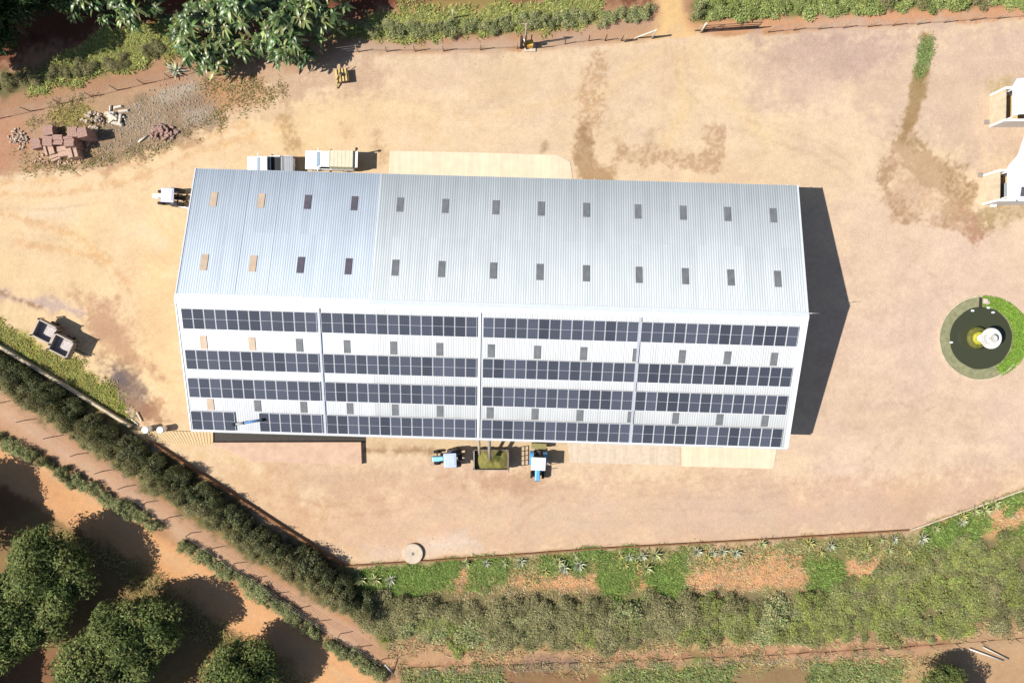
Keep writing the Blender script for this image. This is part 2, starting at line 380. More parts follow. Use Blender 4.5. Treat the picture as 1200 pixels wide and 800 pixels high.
P_([(850, 785), (940, 776), (960, 800), (880, 830)], (170, 128, 100), 0.5, 0.9, 0.8, 0.3)
P_([(1000, 775), (1120, 765), (1100, 800), (1000, 830)], (202, 174, 122), 0.8, 0.8, 0.8, 0.3)
P_([(1120, 745), (1200, 735), (1300, 740), (1300, 900), (1150, 860)], (210, 172, 130), 0.8, 0.8, 0.85, 0.2)
# --- top: red verge, grass, path
P_([(-400, -300), (1700, -300), (1700, 10), (1200, 12), (790, 30), (700, 45), (430, 62), (300, 95), (0, 150), (-400, 200)], (190, 146, 112), 0.6, 0.6)
P_([(-300, -300), (760, -300), (760, -5), (500, 5), (350, 20), (200, 28), (0, 70), (-300, 130)], (128, 78, 58), 1.0, 1.0)
P_([(60, 75), (130, 40), (200, 30), (260, 40), (190, 66), (120, 85), (40, 105)], (160, 158, 74), 0.8, 0.7, 1.0, 0.2)
P_([(-200, 130), (0, 88), (60, 72), (180, 62), (180, 72), (0, 112), (-200, 165)], (130, 120, 80), 0.5, 0.5)
P_([(400, 40), (480, 10), (560, 14), (700, -4), (700, 26), (640, 36), (540, 42), (430, 50)], (140, 158, 66), 0.7, 0.6, 1.0, 0.2)
P_([(470, 18), (560, 10), (620, 12), (600, 26), (480, 30)], (198, 174, 116), 0.6, 0.7, 0.8, 0.3)
P_([(500, 0), (600, -4), (600, 6), (500, 10)], (170, 150, 90), 0.5, 0.5, 0.9)
P_([(-300, 172), (0, 138), (240, 84), (300, 70), (420, 50), (640, 40), (770, 22), (770, 46), (640, 60), (420, 66), (300, 98), (200, 105), (0, 205), (-300, 240)], (206, 166, 134), 0.7, 0.7)
P_([(800, 20), (1200, 4), (1500, -5), (1500, 22), (1200, 26), (940, 40), (800, 42)], (222, 166, 124), 0.5, 0.4)
P_([(930, 18), (1500, -10), (1500, -300), (810, -300), (812, 22)], (120, 130, 66), 0.5, 0.4)
P_([(764, -60), (806, -60), (800, 0), (806, 30), (830, 60), (740, 60), (770, 30), (770, 0)], (247, 204, 142), 0.6, 0.4)
# --- the yard
PAINT.append(('p', YARD, (244, 213, 174), 0.25, 0.25, 1.0, 0.0))
P_([(-130, 190), (0, 205), (240, 140), (420, 90), (560, 110), (460, 200), (220, 210), (205, 350), (225, 510), (300, 560), (400, 640), (330, 612), (155, 500), (0, 405), (-130, 328)], (250, 216, 168), 2.0, 2.0)
P_([(205, 230), (220, 350), (232, 520), (180, 480), (150, 400), (160, 300)], (248, 209, 158), 2.0, 2.0, 0.7)
P_([(300, 95), (420, 66), (640, 62), (790, 55), (820, 120), (600, 130), (420, 110), (260, 140)], (236, 203, 166), 1.8, 1.5, 0.6)
P_([(930, 40), (1200, 22), (1420, 16), (1420, 130), (1150, 190), (1000, 130), (880, 120), (860, 60)], (228, 197, 168), 2.0, 2.0, 0.8)
P_([(890, 42), (1060, 34), (1075, 70), (1000, 90), (900, 80)], (208, 176, 156), 1.5, 1.2, 0.7, 0.25)
P_([(1080, 40), (1200, 30), (1420, 22), (1420, 100), (1150, 90)], (230, 198, 170), 1.8, 1.0, 0.6)
P_([(1000, 220), (1200, 250), (1420, 260), (1420, 500), (1100, 560), (960, 600), (940, 420)], (240, 208, 178), 3.0, 2.0, 0.8)
P_([(1060, 340), (1110, 330), (1100, 460), (1040, 440)], (232, 201, 174), 1.8, 1.5, 0.5)
P_([(1150, 440), (1200, 420), (1420, 420), (1420, 500), (1200, 520)], (238, 204, 174), 2.0, 1.5, 0.6)
P_([(430, 560), (900, 560), (1200, 555), (1200, 575), (1066, 622), (700, 642), (404, 664), (330, 612)], (234, 194, 158), 1.5, 1.5, 0.85)
P_([(820, 590), (1060, 575), (1180, 560), (1120, 600), (1060, 620), (820, 632)], (226, 189, 158), 1.4, 1.2, 0.6)
P_([(320, 540), (620, 548), (640, 580), (420, 590), (330, 580)], (226, 187, 152), 1.6, 1.2, 0.6)
P_([(240, 545), (330, 548), (420, 660), (350, 640)], (230, 186, 142), 1.5, 1.0, 0.6)
for c_, op in (((232, 200, 168), 0.55),):
    for s in ([(500, 600), (900, 585)], [(640, 610), (1000, 600)], [(960, 470), (1140, 520)], [(980, 420), (1080, 300)]):
        L_(s, 14, c_, 1.5, 1.5, op)
P_([(428, 460), (690, 470), (690, 541), (640, 540), (520, 534), (428, 534)], (233, 203, 160), 0.3, 0.35, 0.95)
L_([(430, 528), (470, 527), (505, 528)], 2.2, (176, 140, 104), 0.25, 0.3, 0.8, 0.2)
L_([(440, 522), (480, 524)], 2.0, (214, 176, 132), 0.3, 0.3, 0.7)
P_([(575, 550), (640, 556), (620, 575), (540, 570)], (212, 170, 136), 0.8, 0.8, 0.7, 0.2)
# pale dusty bits
P_([(490, 628), (550, 620), (560, 645), (500, 652)], (244, 222, 196), 0.8, 0.8, 0.8, 0.4)
P_([(430, 640), (480, 640), (480, 656), (430, 656)], (238, 210, 186), 0.8, 0.8, 0.6, 0.3)
P_([(30, 240), (100, 235), (90, 255), (20, 260)], (250, 224, 184), 0.8, 1.0, 0.7)
L_([(170, 270), (185, 285)], 8, (252, 226, 186), 0.8, 0.8, 0.7)
# wheel ruts on the left
for s in ([(-30, 215), (60, 212), (130, 200), (220, 170), (300, 140)], [(-30, 228), (70, 226), (150, 212), (230, 180), (330, 148)], [(0, 250), (90, 275), (150, 330)], [(20, 285), (110, 300)]):
    L_(s, 2.2, (238, 190, 136), 0.4, 0.5, 0.7)
for s in ([(796, 60), (800, 130), (780, 175)], [(812, 56), (840, 110), (900, 160)], [(775, 60), (700, 110), (560, 140)]):
    L_(s, 5, (248, 214, 164), 0.7, 0.7, 0.7)
# tyre tracks: pairs of narrow ruts
def track(pts, g=7.5, c=(232, 196, 152), w=1.0, op=0.5):
    for sgn in (-1, 1):
        q = []
        for i, p in enumerate(pts):
            a = pts[max(i - 1, 0)]; b = pts[min(i + 1, len(pts) - 1)]; l = math.dist(a, b)
            q.append((p[0] - (b[1] - a[1]) / l * g * sgn, p[1] + (b[0] - a[0]) / l * g * sgn))
        L_(q, w, c, 0.14, 0.18, op, 0.35)
def arc(cx_, cy_, r, a0, a1, n=9): return [(cx_ + r * math.cos(R(a0 + (a1 - a0) * i / n)), cy_ + r * math.sin(R(a0 + (a1 - a0) * i / n))) for i in range(n + 1)]
track([(785, 30), (787, 80), (770, 130), (700, 165)]); track([(790, 30), (800, 90), (850, 140), (960, 175), (1040, 230)], c=(228, 194, 156))
track([(-20, 236), (60, 238), (140, 226), (220, 190), (300, 158)]); track([(-20, 262), (70, 270), (130, 310), (160, 380), (176, 450)])
track(arc(1050, 400, 82, -80, 100), c=(226, 192, 162)); track(arc(1150, 396, 86, 95, 200), c=(228, 194, 164)); track(arc(1150, 396, 112, 80, 230), c=(228, 196, 166), op=0.4)
track([(660, 600), (760, 588), (880, 592), (1000, 566), (1060, 500)], c=(222, 186, 152)); track([(430, 600), (560, 590), (660, 575), (800, 570), (930, 560)], c=(222, 184, 150), op=0.45)
track([(300, 580), (380, 600), (470, 590), (530, 560)], c=(220, 176, 136)); track(arc(660, 640, 62, 200, 300), c=(218, 178, 146), op=0.4); track([(260, 120), (400, 100), (560, 120), (700, 110), (800, 60)], c=(232, 198, 156), op=0.4)
track([(970, 250), (1010, 330), (1020, 420), (990, 520), (940, 570)], c=(230, 196, 164), op=0.4)
# damp and stained spots
L_([(697, 72), (695, 100), (688, 130), (683, 155)], [9, 16, 15, 8], (208, 168, 126), 0.5, 0.8, 0.75, 0.8)
L_([(683, 158), (684, 178), (690, 200), (700, 212)], [7, 9, 12, 20], (182, 146, 106), 0.4, 0.6, 0.85, 0.2)
L_([(690, 202), (716, 198), (728, 182)], [10, 9, 6], (204, 168, 126), 0.4, 0.7, 0.75, 0.6)
L_([(754, 182), (775, 184), (805, 192), (832, 190), (838, 172), (836, 155)], [8, 7, 9, 12, 9, 12], (206, 168, 130), 0.45, 0.7, 0.8, 0.65)
L_([(640, 165), (638, 175)], 3, (180, 148, 110), 0.3, 0.3, 0.7)
L_([(758, 160), (772, 150)], 3, (214, 180, 140), 0.5, 0.5, 0.7, 0.3)
L_([(335, 145), (342, 170), (350, 184)], [6, 9, 6], (206, 168, 120), 0.4, 0.6, 0.7, 0.7)
L_([(400, 150), (412, 158)], [5, 6], (222, 184, 136), 0.4, 0.5, 0.7, 0.5)
L_([(440, 160), (448, 190)], [6, 7], (218, 182, 136), 0.4, 0.5, 0.7, 0.6)
L_([(1085, 48), (1082, 75), (1077, 92)], [5, 8, 6], (140, 152, 84), 0.35, 0.6, 0.85, 0.3)
L_([(1086, 42), (1087, 56)], [5, 5], (176, 140, 90), 0.3, 0.4, 0.9)
L_([(1079, 86), (1072, 120), (1064, 146)], [9, 7, 5], (180, 148, 102), 0.3, 0.5, 0.95, 0.1)
L_([(1064, 148), (1064, 168), (1080, 190), (1110, 210), (1125, 240), (1150, 258)], [5, 10, 14, 18, 20, 8], (182, 148, 104), 0.45, 0.9, 0.9, 0.4)
P_([(1050, 175), (1090, 180), (1110, 215), (1120, 250), (1060, 256), (1036, 230)], (222, 184, 146), 0.6, 0.9, 0.8, 0.6)
L_([(1042, 190), (1036, 218), (1050, 240), (1064, 254), (1110, 262), (1140, 272)], [4, 6, 6, 5, 5, 8], (196, 158, 120), 0.4, 0.7, 0.8, 0.5)
L_([(1130, 255), (1145, 285)], [14, 6], (204, 158, 126), 0.5, 0.8, 0.8, 0.6)
P_([(1140, 242), (1190, 236), (1260, 236), (1260, 250), (1150, 262)], (196, 168, 122), 0.5, 0.6, 0.9, 0.5)
P_([(1160, 95), (1185, 85), (1190, 98), (1164, 110)], (206, 182, 130), 0.5, 0.6, 0.8, 0.5)
# burnt patch, ashy streaks on the left
P_([(118, 425), (150, 420), (175, 460), (190, 490), (150, 490), (128, 460)], (142, 118, 104), 0.9, 0.9, 0.95, 0.2)
P_([(128, 430), (146, 432), (150, 450), (134, 448)], (122, 108, 108), 0.5, 0.6, 0.9)
P_([(92, 355), (140, 350), (155, 400), (190, 440), (140, 430), (100, 400)], (206, 162, 126), 1.2, 1.2, 0.8)
P_([(150, 470), (190, 462), (195, 495), (160, 496)], (188, 140, 104), 0.8, 0.8, 0.7)
L_([(-10, 344), (30, 352), (60, 358), (95, 366)], [4, 3, 5, 6], (212, 184, 170), 0.4, 0.5, 0.9)
L_([(-10, 340), (25, 352), (45, 360)], [1.5, 1.5, 1.5], (172, 134, 100), 0.25, 0.3, 0.8)
P_([(-100, 335), (0, 352), (45, 372), (30, 395), (-100, 360)], (238, 206, 158), 0.8, 0.8, 0.7)
P_([(-130, 322), (0, 378), (40, 402), (90, 428), (130, 458), (152, 488), (150, 497), (100, 466), (0, 404), (-130, 328)], (158, 158, 70), 0.8, 0.8, 0.95, 0.2)
P_([(90, 440), (125, 455), (150, 488), (150, 496), (110, 472)], (122, 150, 44), 0.5, 0.5, 0.9)
# rubbish corner, top left
P_([(-200, 165), (0, 140), (110, 118), (225, 95), (262, 120), (255, 150), (190, 178), (110, 198), (0, 205), (-200, 220)], (198, 162, 126), 0.9, 0.9, 0.95, 0.2)
P_([(-60, 142), (25, 136), (40, 175), (10, 200), (-60, 205)], (208, 146, 112), 0.9, 0.8, 0.7, 0.3)
P_([(60, 132), (100, 126), (102, 142), (70, 150)], (178, 162, 90), 0.6, 0.6, 0.9)
P_([(115, 155), (150, 125), (185, 105), (228, 95), (256, 118), (252, 142), (190, 170), (140, 180), (110, 185)], (156, 134, 106), 0.7, 0.8, 0.9, 0.4)
P_([(185, 105), (226, 95), (234, 106), (190, 122)], (206, 192, 166), 0.5, 0.5, 0.85, 0.5)
P_([(215, 130), (250, 125), (250, 145), (220, 150)], (196, 176, 160), 0.5, 0.6, 0.8, 0.6)
P_([(250, 70), (300, 92), (330, 110), (260, 130), (235, 110)], (214, 164, 116), 0.8, 0.8, 0.7, 0.2)
P_([(310, 96), (400, 72), (460, 80), (440, 105), (330, 118)], (214, 178, 148), 0.9, 0.9, 0.7, 0.2)
P_([(430, 56), (700, 44), (700, 56), (430, 66)], (214, 180, 146), 0.5, 0.5, 0.7, 0.4)
P_([(690, 40), (765, 34), (765, 46), (690, 52)], (214, 168, 128), 0.4, 0.4, 0.7)

def paint(x, y):
    wx = fbm(x, y, 0.9) - 0.5; wy = fbm(x + 40, y - 31, 0.35) - 0.5
    fine = fbm(x - 7, y + 3, 3.3, 3) - 0.5
    edge = wx * 1.6 + wy * 1.2 + fine * 0.9
    sp = fbm(x + 91, y + 13, 3.6, 3) * 0.75 + 0.25 * fbm(x - 3, y + 8, 0.7, 2)
    c = np.empty(x.shape + (3,)); c[:] = (198, 150, 108)
    for s in PAINT:
        P = s[1]; m = s[3] + 2 * s[4]
        r = max(s[7]) if s[0] == 'l' else 0
        lo = P.min(0) - m - r; hi = P.max(0) + m + r
        ix = np.nonzero((x > lo[0]) & (x < hi[0]) & (y > lo[1]) & (y < hi[1]))[0]
        if not len(ix): continue
        d = sdf(x[ix], y[ix], P) if s[0] == 'p' else ldist(x[ix], y[ix], P, s[7])
        d = d + edge[ix] * s[4] * 1.6
        a = np.clip(0.5 - d / (2 * s[3]), 0, 1); a = a * a * (3 - 2 * a)
        if s[6]:
            a = a * np.clip(1 - s[6] + s[6] * np.clip((sp[ix] - 0.5) * 12 + 0.5, 0, 1) * 1.15, 0, 1)
        a = (a * s[5])[:, None]
        c[ix] = c[ix] * (1 - a) + np.array(s[2]) * a
    mid = fbm(x * 0.55 + 5, y * 1.3 - 60, 0.75, 4) - 0.5
    c = c * (1 + 0.05 * wx + 0.05 * wy + 0.06 * fine + 0.06 * mid)[:, None]
    c = c * (1 + np.stack([0 * mid, 0.02 * mid, 0.05 * (fbm(x + 11, y + 77, 0.22, 3) - 0.5)], 1))
    return lin(np.clip(c, 0, 255)) * np.array([K, K * 1.015, K * 1.07])

def sheet(name, x0, x1, y0, y1, step, z, poly=None, zfun=None):
    xs = np.arange(x0, x1 + step / 2, step); ys = np.arange(y0, y1 + step / 2, step)
    X, Y = np.meshgrid(xs, ys); X = X.ravel(); Y = Y.ravel()
    nx, ny = len(xs), len(ys)
    i = (np.arange(ny - 1)[:, None] * nx + np.arange(nx - 1)[None]).ravel()
    F = np.stack([i, i + 1, i + nx + 1, i + nx], 1)
    if poly is not None:
        cx_ = X[F].mean(1); cy_ = Y[F].mean(1); F = F[inside(cx_, cy_, poly)]
        used = np.unique(F); mp = np.zeros(len(X), int); mp[used] = np.arange(len(used)); F = mp[F]; X = X[used]; Y = Y[used]
    Z = np.full(X.shape, z)
    o = pymesh(name, np.stack([X, Y, Z], 1), F, 'earth', cols=paint(X, Y))
    return tag(o, kind='structure')
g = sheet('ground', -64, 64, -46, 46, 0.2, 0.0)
# far ring of the same ground, out to the horizon
xs = [-600, -64, 64, 600]; ys = [-600, -46, 46, 600]
bm = NB(); vv = [[bm.verts.new((X, Y, 0.0)) for X in xs] for Y in ys]
for j in range(3):
    for i in range(3):
        if not (i == 1 and j == 1): bm.faces.new((vv[j][i], vv[j][i + 1], vv[j + 1][i + 1], vv[j + 1][i]))
MT['far'] = mat('far_soil', (176, 150, 96), 0.95, var=0.3, scale=0.05)
tag(obj('terrain', bm, 'far'), kind='structure')
sheet('yard', -54, 58, -27, 36, 0.125, 0.006, YARD)
sheet('dirt_road', -58, 0, -44, 4, 0.2, 0.006, ROAD)

# ------------------------------------------------------------------ warehouse
BC = Vector((-2.1652, 1.3729, 0)); BA = -0.0294
L, WD, HE, HR = 55.0, 24.0, 4.4885, 7.9135
SL = (HR - HE) / (WD / 2); PITCH = math.atan(SL)
wh = thing('warehouse', 'long metal roofed warehouse with rows of solar panels on its lower slope', 'warehouse', BC, BA)
def rz_(t): return HR - SL * abs(t)
# walls: four, with a gable at each end
def wall_long(s):
    bm = NB(); y = s * (WD / 2 - 0.45)
    bx(bm, L - 0.9, 0.2, HE - 0.12, (0, y, 0)); return bm
obj('wall', wall_long(1), 'wall', wh); obj('wall', wall_long(-1), 'wall', wh)
for s in (-1, 1):
    bm = NB(); X0 = s * (L / 2 - 0.45); hw = WD / 2 - 0.552
    pr = [(-hw, 0), (hw, 0), (hw, rz_(hw) - 0.13), (0, HR - 0.13), (-hw, rz_(hw) - 0.13)]
    A = [bm.verts.new((X0 - 0.1, y, z)) for y, z in pr]; B = [bm.verts.new((X0 + 0.1, y, z)) for y, z in pr]
    bm.faces.new(A); bm.faces.new(B[::-1])
    for i in range(5): bm.faces.new((A[i], B[i], B[(i + 1) % 5], A[(i + 1) % 5]))
    obj('gable_wall', bm, 'wall', wh)
# openings on the long lower wall (roller doors)
for x in (-18, -2.5, 1.5, 14):
    bm = NB(); bx(bm, 3.0 if x > -5 else 3.6, 0.06, 3.4, (x, -(WD / 2 - 0.45) - 0.133, 0.0)); obj('door', bm, 'tray', wh)
# ribbed sheeting
def ribbed(x0, x1, s, t0=0.05, pitch=0.215, h=0.011):
    n = int(round((x1 - x0) / pitch)); p = (x1 - x0) / n
    xs, zs = [], []
    for i in range(n):
        b = x0 + i * p
        for f, z in ((0, 0), (0.52, 0), (0.62, h), (0.9, h)): xs.append(b + f * p); zs.append(z)
    xs.append(x1); zs.append(0)
    xs = np.array(xs); zs = np.array(zs); N = len(xs)
    V = []; ts = [t0, WD / 2]
    for top in (1, 0):
        for t in ts:
            V.append(np.stack([xs, np.full(N, s * t), rz_(t) + zs * top - (0.03 if not top else 0)], 1))
    V = np.concatenate(V); i = np.arange(N - 1)
    F = [np.stack([i, i + 1, i + 1 + N, i + N], 1), np.stack([i + 2 * N, i + 3 * N, i + 1 + 3 * N, i + 1 + 2 * N], 1)]
    e = np.array([[0, N, 3 * N, 2 * N], [N - 1, 3 * N - 1, 4 * N - 1, 2 * N - 1]])
    k = np.stack([i + N, i + 1 + N, i + 1 + 3 * N, i + 3 * N], 1)
    return V, np.concatenate(F + [e, k])
SEAM = -10.55
for x0, x1, s, m, lb in ((-L / 2, SEAM, 1, 'roof_blue', 'pale blue ribbed roof sheeting'), (SEAM, L / 2, 1, 'roof_pale', 'pale grey ribbed roof sheeting'),
                     (-L / 2, SEAM, -1, 'roof_white', 'white ribbed roof sheeting under the panels'), (SEAM, L / 2, -1, 'roof_grey', 'greyish white ribbed roof sheeting under the panels')):
    V, F = ribbed(x0 + (0.004 if x0 == SEAM else 0), x1, s)
    o = pymesh('roof', V, F, m, wh); o['label'] = lb
# lap joints between sheets along the slope
bm = NB()
for x in (-24.0, -22.4, -19.6):
    a = Vector((x, 0.6, rz_(0.6) + 0.045)); b = Vector((x, WD / 2 - 0.1, rz_(WD / 2 - 0.1) + 0.045)); tube(bm, a, b, 0.007, n=4)
obj('roof_joint', bm, 'ridge', wh)
# ridge cap, verge trims, gutters
def strip(bm, pts, thick=0.02):
    A = [bm.verts.new(p) for p in pts]; B = [bm.verts.new(Vector(p) - Vector((0, 0, thick))) for p in pts]
    bm.faces.new(A); bm.faces.new(B[::-1])
    for i in range(len(pts)): bm.faces.new((A[i], B[i], B[(i + 1) % len(pts)], A[(i + 1) % len(pts)]))
for x0, x1, m in ((-L / 2 - .05, SEAM, 'white'), (SEAM + .01, L / 2 + .05, 'ridge')):
    bm = NB(); e = 0.06; q = 0.42
    pr = [(q, rz_(q) + e), (0, HR + e + 0.02), (-q, rz_(q) + e), (-q, rz_(q) + e - 0.03), (0, HR + e - 0.01), (q, rz_(q) + e - 0.03)]
    A = [bm.verts.new((x0, y, z)) for y, z in pr]; B = [bm.verts.new((x1, y, z)) for y, z in pr]
    for i in range(6): bm.faces.new((A[i], A[(i + 1) % 6], B[(i + 1) % 6], B[i]))
    bm.faces.new(A[::-1]); bm.faces.new(B); obj('ridge_cap', bm, m, wh)
for s in (-1, 1):
    for v in (-1, 1):
        bm = NB(); xa = s * (L / 2 - (0.24 if (s > 0 and v < 0) else 0.08)); xb = s * (L / 2 + 0.04)
        strip(bm, [(xa, v * 0.44, rz_(0.44) + 0.055), (xb, v * 0.44, rz_(0.44) + 0.055), (xb, v * 12.03, rz_(12.03) + 0.055), (xa, v * 12.03, rz_(12.03) + 0.055)], 0.05)
        obj('verge_trim', bm, 'trim' if v < 0 else 'ridge', wh)
for v in (-1, 1):
    bm = NB(); y = v * (WD / 2 + (0.08 if v < 0 else -0.10))
    bx(bm, L, 0.02, 0.13, (0, y - 0.07, HE - 0.12)); bx(bm, L, 0.02, 0.13, (0, y + 0.07, HE - 0.12)); bx(bm, L, 0.12, 0.02, (0, y, HE - 0.122))
    obj('gutter', bm, 'trim' if v < 0 else 'tray', wh)
for x in (-27.2, -9, 9, 26.6):
    for v in (-1, 1):
        bm = NB(); tube(bm, (x, v * (WD / 2 - 0.28), 0.05), (x, v * (WD / 2 - 0.28), HE - 0.5), 0.05)
        tube(bm, (x, v * (WD / 2 - 0.28), HE - 0.5), (x, v * (WD / 2 + 0.06), HE - 0.13), 0.05); obj('downpipe', bm, 'trim', wh)
# skylights
SX = [-25.4, -21.1, -16.9, -12.68, -8.56, -4.48, 0.08, 4.17, 8.25, 12.88, 16.95, 20.95, 25.06]
def slopebox(bm, xc, wx, ta, tb, s, lift, th):
    za = rz_(ta); zb = rz_(tb)
    P = [(xc - wx / 2, s * ta, za + lift), (xc + wx / 2, s * ta, za + lift), (xc + wx / 2, s * tb, zb + lift), (xc - wx / 2, s * tb, zb + lift)]
    A = [bm.verts.new(p) for p in P]; B = [bm.verts.new((p[0], p[1], p[2] - th)) for p in P]
    bm.faces.new(A); bm.faces.new(B[::-1])
    for i in range(4): bm.faces.new((A[i], B[i], B[(i + 1) % 4], A[(i + 1) % 4]))
for s, ta, tb in ((1, 8.42, 9.75), (1, 2.55, 4.0), (-1, 3.22, 4.38), (-1, 8.98, 10.02)):
    for i, x in enumerate(SX):
        m = 'sky_tan' if i < (1 if (s < 0 and ta > 8) else 2) else ('sky_dark' if (s > 0 and i < 4) else 'sky_grey')
        bm = NB(); slopebox(bm, x, 0.59, ta, tb, s, 0.052, 0.03); o = obj('skylight', bm, m, wh)
        o['label'] = {'sky_tan': 'tan translucent skylight', 'sky_dark': 'dark skylight', 'sky_grey': 'grey skylight'}[m]
for x in (-15.02, -0.95, 13.02):
    bm = NB(); slopebox(bm, x, 0.20, 0.5, 11.95, -1, 0.11, 0.06); obj('cable_tray', bm, 'tray' if x != -0.95 else 'trim', wh)
# thin aerial rod at the right gable
bm = NB(); tube(bm, (27.4, 0.3, HR), (27.5, 0.3, HR + 0.8), 0.02); tube(bm, (27.2, 0.3, HR + 0.7), (28.1, 0.32, HR + 0.74), 0.012); obj('aerial', bm, 'trim', wh)

# ------------------------------------------------------------------ solar arrays: one mounted row section each
ROWS = [(0.85, 2.62, 0.0), (4.50, 6.24, -.05), (7.06, 8.85, -.08), (10.15, 11.93, -.12)]
SECT = [(-27.05, -15.2, 12), (-14.84, -1.18, 14), (-0.66, 12.92, 14), (13.12, 26.82, 14)]
RN = ['top row under the ridge', 'second row from the ridge', 'third row from the ridge', 'lowest row along the eave']
SN = ['at the left gable', 'left of the middle cable tray', 'right of the middle cable tray', 'at the right gable']
Bm = Matrix.Translation(BC) @ Matrix.Rotation(BA, 4, 'Z')
def panel_meshes(wd, ln):
    bm = NB(); fr = 0.02
    bx(bm, wd, fr, 0.035, (0, ln / 2 - fr / 2, 0)); bx(bm, wd, fr, 0.035, (0, -ln / 2 + fr / 2, 0))
    for s in (-1, 1): bx(bm, fr, ln - 2 * fr, 0.035, (s * (wd / 2 - fr / 2), 0, 0))
    bx(bm, wd - 2 * fr, 0.012, 0.0335, (0, 0, 0))
    bmesh.ops.recalc_face_normals(bm, faces=bm.faces)
    a = bpy.data.meshes.new('solar_panel'); bm.to_mesh(a); bm.free(); a.materials.append(MT['pframe'])
    bm = NB(); bx(bm, wd - 2 * fr, ln - 2 * fr, 0.03, (0, 0, 0.001)); bmesh.ops.recalc_face_normals(bm, faces=bm.faces)
    b = bpy.data.meshes.new('cell_sheet'); bm.to_mesh(b); bm.free(); b.materials.append(MT['solar'])
    return a, b
cache = {}
def solar_array(xa, xb, n, ta, tb, label):
    tm = (ta + tb) / 2; xm = (xa + xb) / 2
    root = thing('solar_array', label, 'solar array', group='solar arrays on the lower roof slope')
    root.matrix_world = Bm @ Matrix.Translation((xm, -tm, rz_(tm) + 0.10)) @ Matrix.Rotation(PITCH, 4, 'X')
    wd = (xb - xa) / n; ln = (tb - ta) / math.cos(PITCH)
    key = (round(wd, 3), round(ln, 3))
    if key not in cache: cache[key] = panel_meshes(wd - 0.032, ln)
    A, B = cache[key]
    for i in range(n):
        p = bpy.data.objects.new('solar_panel', A); col.objects.link(p); p.parent = root
        p.location = (xa - xm + (i + 0.5) * wd, 0, 0)
        c = bpy.data.objects.new('cell_sheet', B); col.objects.link(c); c.parent = p
    for y in (-0.45, 0.45):
        bm = NB(); bx(bm, xb - xa, 0.05, 0.045, (0, y, -0.052)); obj('mounting_rail', bm, 'tray', root)
for r, (ta, tb, dx) in enumerate(ROWS):
    for k, (xa, xb, n) in enumerate(SECT):
        if k == 0: xa = xa + dx * 2; xb = xb + dx * 0.5
        if r == 3 and k == 0:
            solar_array(xa, xa + 4.02, 4, ta, tb, 'short four panel solar array in the lowest row, at the left gable')
            solar_array(-21.05, xb, 6, ta, tb, 'six panel solar array in the lowest row, right of the gap with the pipe')
            continue
        solar_array(xa, xb, n, ta, tb, 'solar array in the %s, %s' % (RN[r], SN[k]))
# the long blue and grey pipe over the gap
P0 = Bm @ Vector((-23.42, -11.32, rz_(11.32) + 0.27)); P1 = Bm @ Vector((-20.62, -10.78, rz_(10.78) + 0.27))
rt = thing('pipe', 'long grey and blue pipe with dark ends lying across the gap in the solar panels', 'pipe', P0)
d = P1 - P0
bm = NB(); tube(bm, d * 0.08, d * 0.36, 0.10, n=12); obj('grey_section', bm, 'bedgrey', rt)
bm = NB(); tube(bm, d * 0.362, d * 0.90, 0.12, n=12); obj('blue_section', bm, 'pipeblue', rt)
bm = NB(); tube(bm, d * -0.02, d * 0.078, 0.15, n=12); obj('end_cap', bm, 'black', rt)
bm = NB(); tube(bm, d * 0.902, d * 1.02, 0.15, n=12); obj('end_cap', bm, 'black', rt)
bm = NB(); tube(bm, d * 0.34, d * 0.375, 0.15, n=12); obj('collar', bm, 'dark', rt)

# ------------------------------------------------------------------ paved patches
def slab(name, pts, z, m, top=None, th=None, label=None, cat=None, kind=None):
    bm = NB(); P = [W(*p) for p in pts]
    A = [bm.verts.new((p.x, p.y, z)) for p in P]; B = [bm.verts.new((p.x, p.y, 0.001)) for p in P]
    bm.faces.new(A[::-1]); bm.faces.new(B)
    for i in range(len(P)): bm.faces.new((A[i], A[(i + 1) % len(P)], B[(i + 1) % len(P)], B[i]))
    return tag(obj(name, bm, m), label, cat, kind=kind)
slab('concrete_apron', [(457, 177), (560, 179), (655, 182), (668, 190), (674, 230), (455, 225)], 0.05, 'conc_cream', kind='structure')
slab('loading_apron', [(799, 510), (912, 514), (906, 549), (799, 546)], 0.045, 'conc_cream', kind='structure')
slab('worn_pavement', [(663, 505), (797, 510), (797, 545), (668, 541.5)], 0.035, 'conc', kind='structure')
slab('loading_dock', [(250, 517.5), (424, 517), (425, 543), (300, 540), (252, 521)], 0.45, 'conc_red', label='raised reddish earth and concrete loading dock beside the warehouse', cat='loading dock')
slab('drain_channel', [(252, 500), (429, 500), (429, 518), (424, 518), (252, 518)], 0.02, 'silt', kind='structure')  # shaded inside of a drain, painted as one flat near-black strip
# slatted ochre deck
dk = thing('boardwalk', 'ochre slatted deck between the left fence corner and the warehouse', 'boardwalk', W(200, 512))
c0 = W(200, 512); bm = NB()
A0, A1, A2, A3 = [W(*p) - c0 for p in ((153, 503), (251, 506), (251, 521), (174, 518))]
for i in range(25):
    f0 = i / 25; f1 = (i + 0.84) / 25
    q = [A0.lerp(A1, f0), A0.lerp(A1, f1), A3.lerp(A2, f1), A3.lerp(A2, f0)]
    A = [bm.verts.new((p.x, p.y, 0.16)) for p in q]; B = [bm.verts.new((p.x, p.y, 0.11)) for p in q]
    bm.faces.new(A); bm.faces.new(B[::-1])
    for k in range(4): bm.faces.new((A[k], A[(k + 1) % 4], B[(k + 1) % 4], B[k]))
obj('deck_boards', bm, 'deck', dk)
bm = NB()
for f in (0.12, 0.88):
    a = A0.lerp(A3, f); b = A1.lerp(A2, f); tube(bm, (a.x, a.y, 0.055), (b.x, b.y, 0.055), 0.05, n=4)
obj('bearer', bm, 'darkwood', dk)

